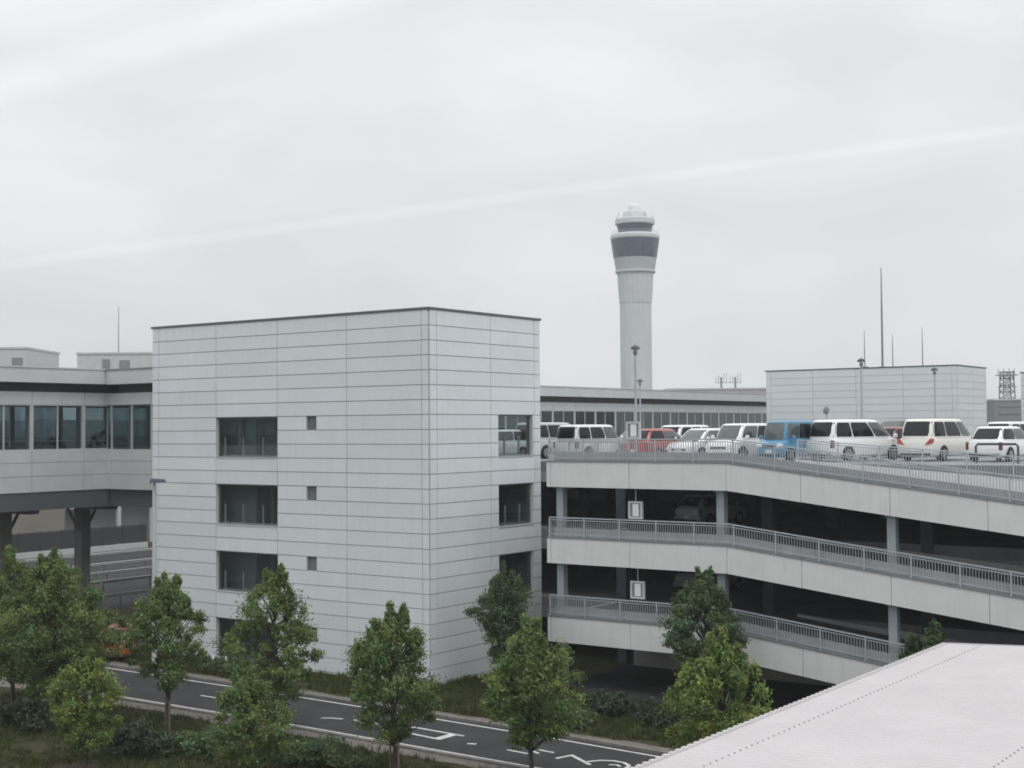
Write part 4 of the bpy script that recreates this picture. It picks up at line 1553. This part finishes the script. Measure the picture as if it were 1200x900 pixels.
def tree(label, s, t, h, r, z0, tone, seed, nclump=70, per=150, stake=False, lean=0.0, leaf=.075, z=0.0, shape=.42):
    rng = np.random.default_rng(seed)
    r *= 1.1
    o = thing('young_tree', label, 'tree', (s, t, z), 'young broadleaf trees along the road')
    ch = h - z0
    cen, rad = [], []
    tries = 0
    # uneven outline: a few lobes pull the envelope in and out
    lob = [(rng.uniform(0, 2 * PI), rng.uniform(.1, .95), rng.uniform(-.46, .28)) for _ in range(11)]
    nclump = int(nclump * 1.5)
    while len(cen) < nclump and tries < 12000:
        tries += 1
        u = rng.uniform(0, 1) ** .85
        env = (u / shape) ** .42 if u < shape else max(0.0, 1 - ((u - shape) / (1 - shape)) ** 1.9) ** .85
        a = rng.uniform(0, 2 * PI)
        for la, lu, ls in lob:
            da = math.atan2(math.sin(a - la), math.cos(a - la))
            env *= 1 + ls * math.exp(-(da / .7) ** 2 - ((u - lu) / .22) ** 2)
        q = rng.uniform(.15, 1) ** .5
        x, y = env * r * q * math.cos(a), env * r * q * math.sin(a)
        p = np.array([x + lean * u * ch, y, z0 + u * ch * .97])
        sz = rng.uniform(.13, .36) * (r / 1.5) ** .5 * (1.0 if u < .8 else .62)
        if any(np.linalg.norm(p - c) < .6 * sz for c in cen):
            continue
        cen.append(p)
        rad.append(np.array([sz * 1.15, sz * 1.15, sz * (0.85 if u < .7 else 1.8)]) * (1.0 if u < .7 else .8))
    for _ in range(9):                       # loose leading shoots above and beside the crown
        a = rng.uniform(0, 2 * PI)
        u = rng.uniform(.62, 1.03)
        e_ = r * (1.05 - u) * rng.uniform(.7, 1.5) + .08
        for j in range(3):
            cen.append(np.array([e_ * math.cos(a) * (1 + .1 * j) + lean * u * ch, e_ * math.sin(a) * (1 + .1 * j), z0 + u * ch + .14 * j]))
            rad.append(np.array([.10, .10, .14]))
    cen, rad = np.array(cen), np.array(rad)
    tr = MB()
    mid = Vector((lean * ch * .45 + rng.uniform(-.06, .06), rng.uniform(-.06, .06), z0 + ch * .45))
    topp = Vector((lean * ch, 0, z0 + ch * .86))
    k = h / 5.5
    tpts = [Vector((0, 0, -.08)), Vector((.02, .01, .5)), Vector((rng.uniform(-.05, .05), .02, z0 * .9)), mid, topp]
    tr.tube(tpts, [.115 * k, .085 * k, .072 * k, .048 * k, .012], 8)
    for c, rd in zip(cen, rad):
        if rng.uniform() < .45:
            continue
        zb = min(max(z0 * .75, c[2] - rng.uniform(.5, 1.2) - .25 * math.hypot(c[0], c[1])), z0 + ch * .8)
        f_ = (zb - 0) / max(.1, topp.z)
        st = Vector((lean * max(0, zb - z0), 0, zb))
        e = Vector(c)
        m1 = st.lerp(e, .5) + Vector((0, 0, .06))
        tr.tube([st, m1, e], [.026 * k, .016 * k, .006], 5, cap=False)
    tr.build('trunk', M_BARK, o, smooth=True)
    leaves_mesh('crown', cen, rad, int(per * 1.15), leaf * .80, LEAFMATS[tone], o, rng)
    if stake:
        sk = MB()
        sk.tube([(.35, -.2, 0), (.33, -.2, 1.2)], .035, 6)
        sk.tube([(-.35, .2, 0), (-.33, .2, 1.2)], .035, 6)
        sk.tube([(-.36, .2, 1.05), (.36, -.2, 1.05)], .03, 6)
        sk.build('stake', M_STAKE, o)
    return o


tree('broad leafy tree left of the orange-red car, largest of the roadside trees', -7.6, -13.2, 6.2, 2.15, 1.1, 'mid', 1, 172, 204)
tree('tree cut by the frame at the left edge', -11.0, -12.6, 5.9, 1.6, 1.2, 'mid', 2, 86, 180)
tree('small bright yellow-green tree low in front of the broad tree', -.15, -17.4, 3.65, 1.12, .75, 'bright', 3, 63, 156, leaf=.07)
tree('slender staked tree with bare lower trunk before the corner of the walkway', -2.64, -11.9, 5.45, 1.4, 1.65, 'mid', 4, 75, 168, stake=True)
tree('loose-topped tree before the lower left windows of the white building', .95, -10.1, 5.75, 1.75, 1.1, 'mid', 5, 92, 156)
tree('small bright tree in the lower left foreground below the loose-topped tree', 5.0, -15.2, 3.15, 1.25, .4, 'mid', 6, 59, 156, leaf=.07)
tree('round open tree in front of the near corner of the white building', 8.3, -12.1, 5.15, 1.55, 1.15, 'mid', 7, 85, 168, stake=True)
tree('dark dense tree in the gap between the white building and the car park', 3.3, .9, 5.0, 1.25, .9, 'dark', 8, 82, 180, shape=.6)
tree('mid-green tree with dark trunk beside the road text', 12.3, -10.3, 4.75, 1.5, 1.15, 'mid', 9, 92, 174)
tree('dark rounded tree against the lowest car park band', 12.6, .7, 5.25, 1.62, 1.2, 'dark', 10, 96, 180, shape=.55)
tree('bright bushy tree before the dark rounded tree, beside the canopy roof', 18.8, -10.2, 4.75, 1.6, .7, 'bright', 12, 96, 174)
tree('tree top peeping over the far corner of the canopy roof', 21.2, .8, 3.8, .75, 1.0, 'dark', 13, 41, 144)
tree('smaller tree top beside the one at the canopy corner', 20.5, 1.0, 3.5, .55, 1.0, 'dark', 14, 27, 132)


for po, hgt in PLANTS:
    rg = np.random.default_rng(int(hgt * 100))
    c_ = np.stack([rg.normal(0, .24, 16), rg.normal(0, .24, 16), rg.uniform(.62, hgt, 16)], 1)
    leaves_mesh('foliage', c_, np.full((16, 3), .16), 60, .07, LEAFMATS['shrub'], po, rg)
tree('dark tree in the shade beyond the link bridge', -25.5, 9.5, 6.0, 1.3, 1.0, 'dark', 15, 60, 120)


def shrub(label, s, t, w, d, h, tone, seed, n=26, per=130, leaf=.07):
    rng = np.random.default_rng(seed)
    o = thing('shrub', label, 'shrub', (s, t, 0), 'shrubs on the verges')
    cen = np.stack([rng.uniform(-w / 2, w / 2, n), rng.uniform(-d / 2, d / 2, n), rng.uniform(.15, 1, n) ** .8 * h * .85], 1)
    cen[:, 2] *= 1 - .35 * (np.abs(cen[:, 0]) / (w / 2)) ** 2
    rad = np.stack([rng.uniform(.22, .4, n)] * 2 + [rng.uniform(.18, .3, n)], 1)
    st = MB()
    for c in cen:
        st.tube([(c[0] * .5, c[1] * .5, 0), tuple(c)], [.018, .006], 4, cap=False)
    st.build('stems', M_BARK, o)
    leaves_mesh('foliage', cen, rad, per, leaf, LEAFMATS[tone], o, rng)


shrub('dark shrub mass at the left edge under the broad tree', -7.6, -14.6, 2.6, 1.3, 1.1, 'shrub', 31, 34)
shrub('dark shrub right of the small bright yellow-green tree', -.6, -15.0, 2.2, 1.3, 1.15, 'shrub', 32, 34)
shrub('green shrub at the foot of the staked slender tree', 1.2, -13.6, 2.2, 1.4, .75, 'dark', 33, 30)
shrub('wide low green shrub left of the round open tree', 5.6, -12.6, 2.8, 1.3, .85, 'dark', 34, 40)
shrub('low shrub beyond the road behind the tree by the road text', 8.9, -2.9, 1.5, .9, .8, 'dark', 35, 20)
shrub('wide dark shrub row on the bank below the lowest car park band', 9.3, -.7, 3.6, 1.2, .8, 'shrub', 36, 46)
shrub('shrub under the dark rounded tree', 12.6, -1.2, 2.2, 1.2, .75, 'shrub', 37, 28)
shrub('shrub at the foot of the white building left of the loose-topped tree', -9.6, -2.2, 2.8, 1.0, .7, 'dark', 38, 34)
shrub('dark shrub in the corner under the link bridge', -19.0, 2.5, 2.2, 1.6, 1.9, 'shrub', 39, 40)


def grass(name, boxes, n, h, seed, m):
    rng = np.random.default_rng(seed)
    area = np.array([(b[1] - b[0]) * (b[3] - b[2]) for b in boxes])
    cnt = (n * area / area.sum()).astype(int)
    P = []
    for b, c in zip(boxes, cnt):
        nt = max(1, c // 14)
        tx, ty = rng.uniform(b[0], b[1], nt), rng.uniform(b[2], b[3], nt)
        th_ = rng.uniform(.4, 1.25, nt)
        keep = np.sin(tx * 1.3 + 2 * np.sin(ty * .9)) + np.sin(ty * 1.9 + tx * .5) > -1.25
        tx, ty, th_ = tx[keep], ty[keep], th_[keep]
        i = np.repeat(np.arange(len(tx)), 14)
        k = len(i)
        x, y = tx[i] + rng.normal(0, .09, k), ty[i] + rng.normal(0, .09, k)
        a = rng.uniform(0, 2 * PI, k)
        hh_ = h * th_[i] * rng.uniform(.6, 1.2, k)
        w = .008 + hh_ * .05
        lx, ly = rng.normal(0, .35, k) * hh_, rng.normal(0, .35, k) * hh_
        P.append(np.stack([np.stack([x - w * np.cos(a), y - w * np.sin(a), np.zeros(k)], 1),
                           np.stack([x + w * np.cos(a), y + w * np.sin(a), np.zeros(k)], 1),
                           np.stack([x + lx, y + ly, hh_], 1)], 1).reshape(-1, 3))
    P = np.concatenate(P)
    k = len(P) // 3
    me = bpy.data.meshes.new(name)
    me.vertices.add(3 * k)
    me.vertices.foreach_set('co', P.astype(np.float32).ravel())
    me.loops.add(3 * k)
    me.loops.foreach_set('vertex_index', np.arange(3 * k, dtype=np.int32))
    me.polygons.add(k)
    me.polygons.foreach_set('loop_start', np.arange(0, 3 * k, 3, dtype=np.int32))
    me.update(calc_edges=True)
    lt_ = rng.uniform(.5, 1.4, k)
    y_ = rng.uniform(.85, 1.35, k)
    col = np.stack([lt_ * y_, lt_, lt_ * .9, np.ones(k)], 1)
    at = me.attributes.new('tone', 'FLOAT_COLOR', 'FACE')
    at.data.foreach_set('color', col.astype(np.float32).ravel())
    me.materials.append(m)
    o = bpy.data.objects.new(name, me)
    COL.objects.link(o)
    o.location = W(0, 0, 0)
    o.rotation_euler = (0, 0, TH)
    o['kind'] = 'stuff'
    return o


grass('grass', [(-22, 0.1, -3.3, -.12), (0.1, 6, -3.6, 2.8), (6, 20, -4.0, 1.5)], 60000, .22, 51, LEAFMATS['blade'])
grass('grass', [(-14, 20, -24, -9.9)], 110000, .2, 52, LEAFMATS['blade'])
tag(bpy.data.objects['grass'], 'short green grass on the bank between road and buildings', 'grass')
tag(bpy.data.objects['grass.001'], 'rough grass and weeds on the near side of the road', 'grass')

# ------------------------------------------------------------------ thin haze over the airfield
hz_b = MB()
hz_b.box(-900, 900, -60, 900, -1.0, 95.0)
ho = hz_b.build('haze', None, site=False)
hm = bpy.data.materials.new('haze_air')
hm.use_nodes = True
hm.node_tree.nodes.clear()
_o = hm.node_tree.nodes.new('ShaderNodeOutputMaterial')
_v = hm.node_tree.nodes.new('ShaderNodeVolumePrincipled')
_v.inputs['Color'].default_value = (0.93, 0.95, 0.97, 1)
_v.inputs['Density'].default_value = 0.00045
_v.inputs['Anisotropy'].default_value = 0.2
hm.node_tree.links.new(_v.outputs[0], _o.inputs['Volume'])
ho.data.materials.clear()
ho.data.materials.append(hm)
ho['kind'] = 'stuff'
ho['label'] = 'thin pale haze over the whole airport'
ho['category'] = 'haze'
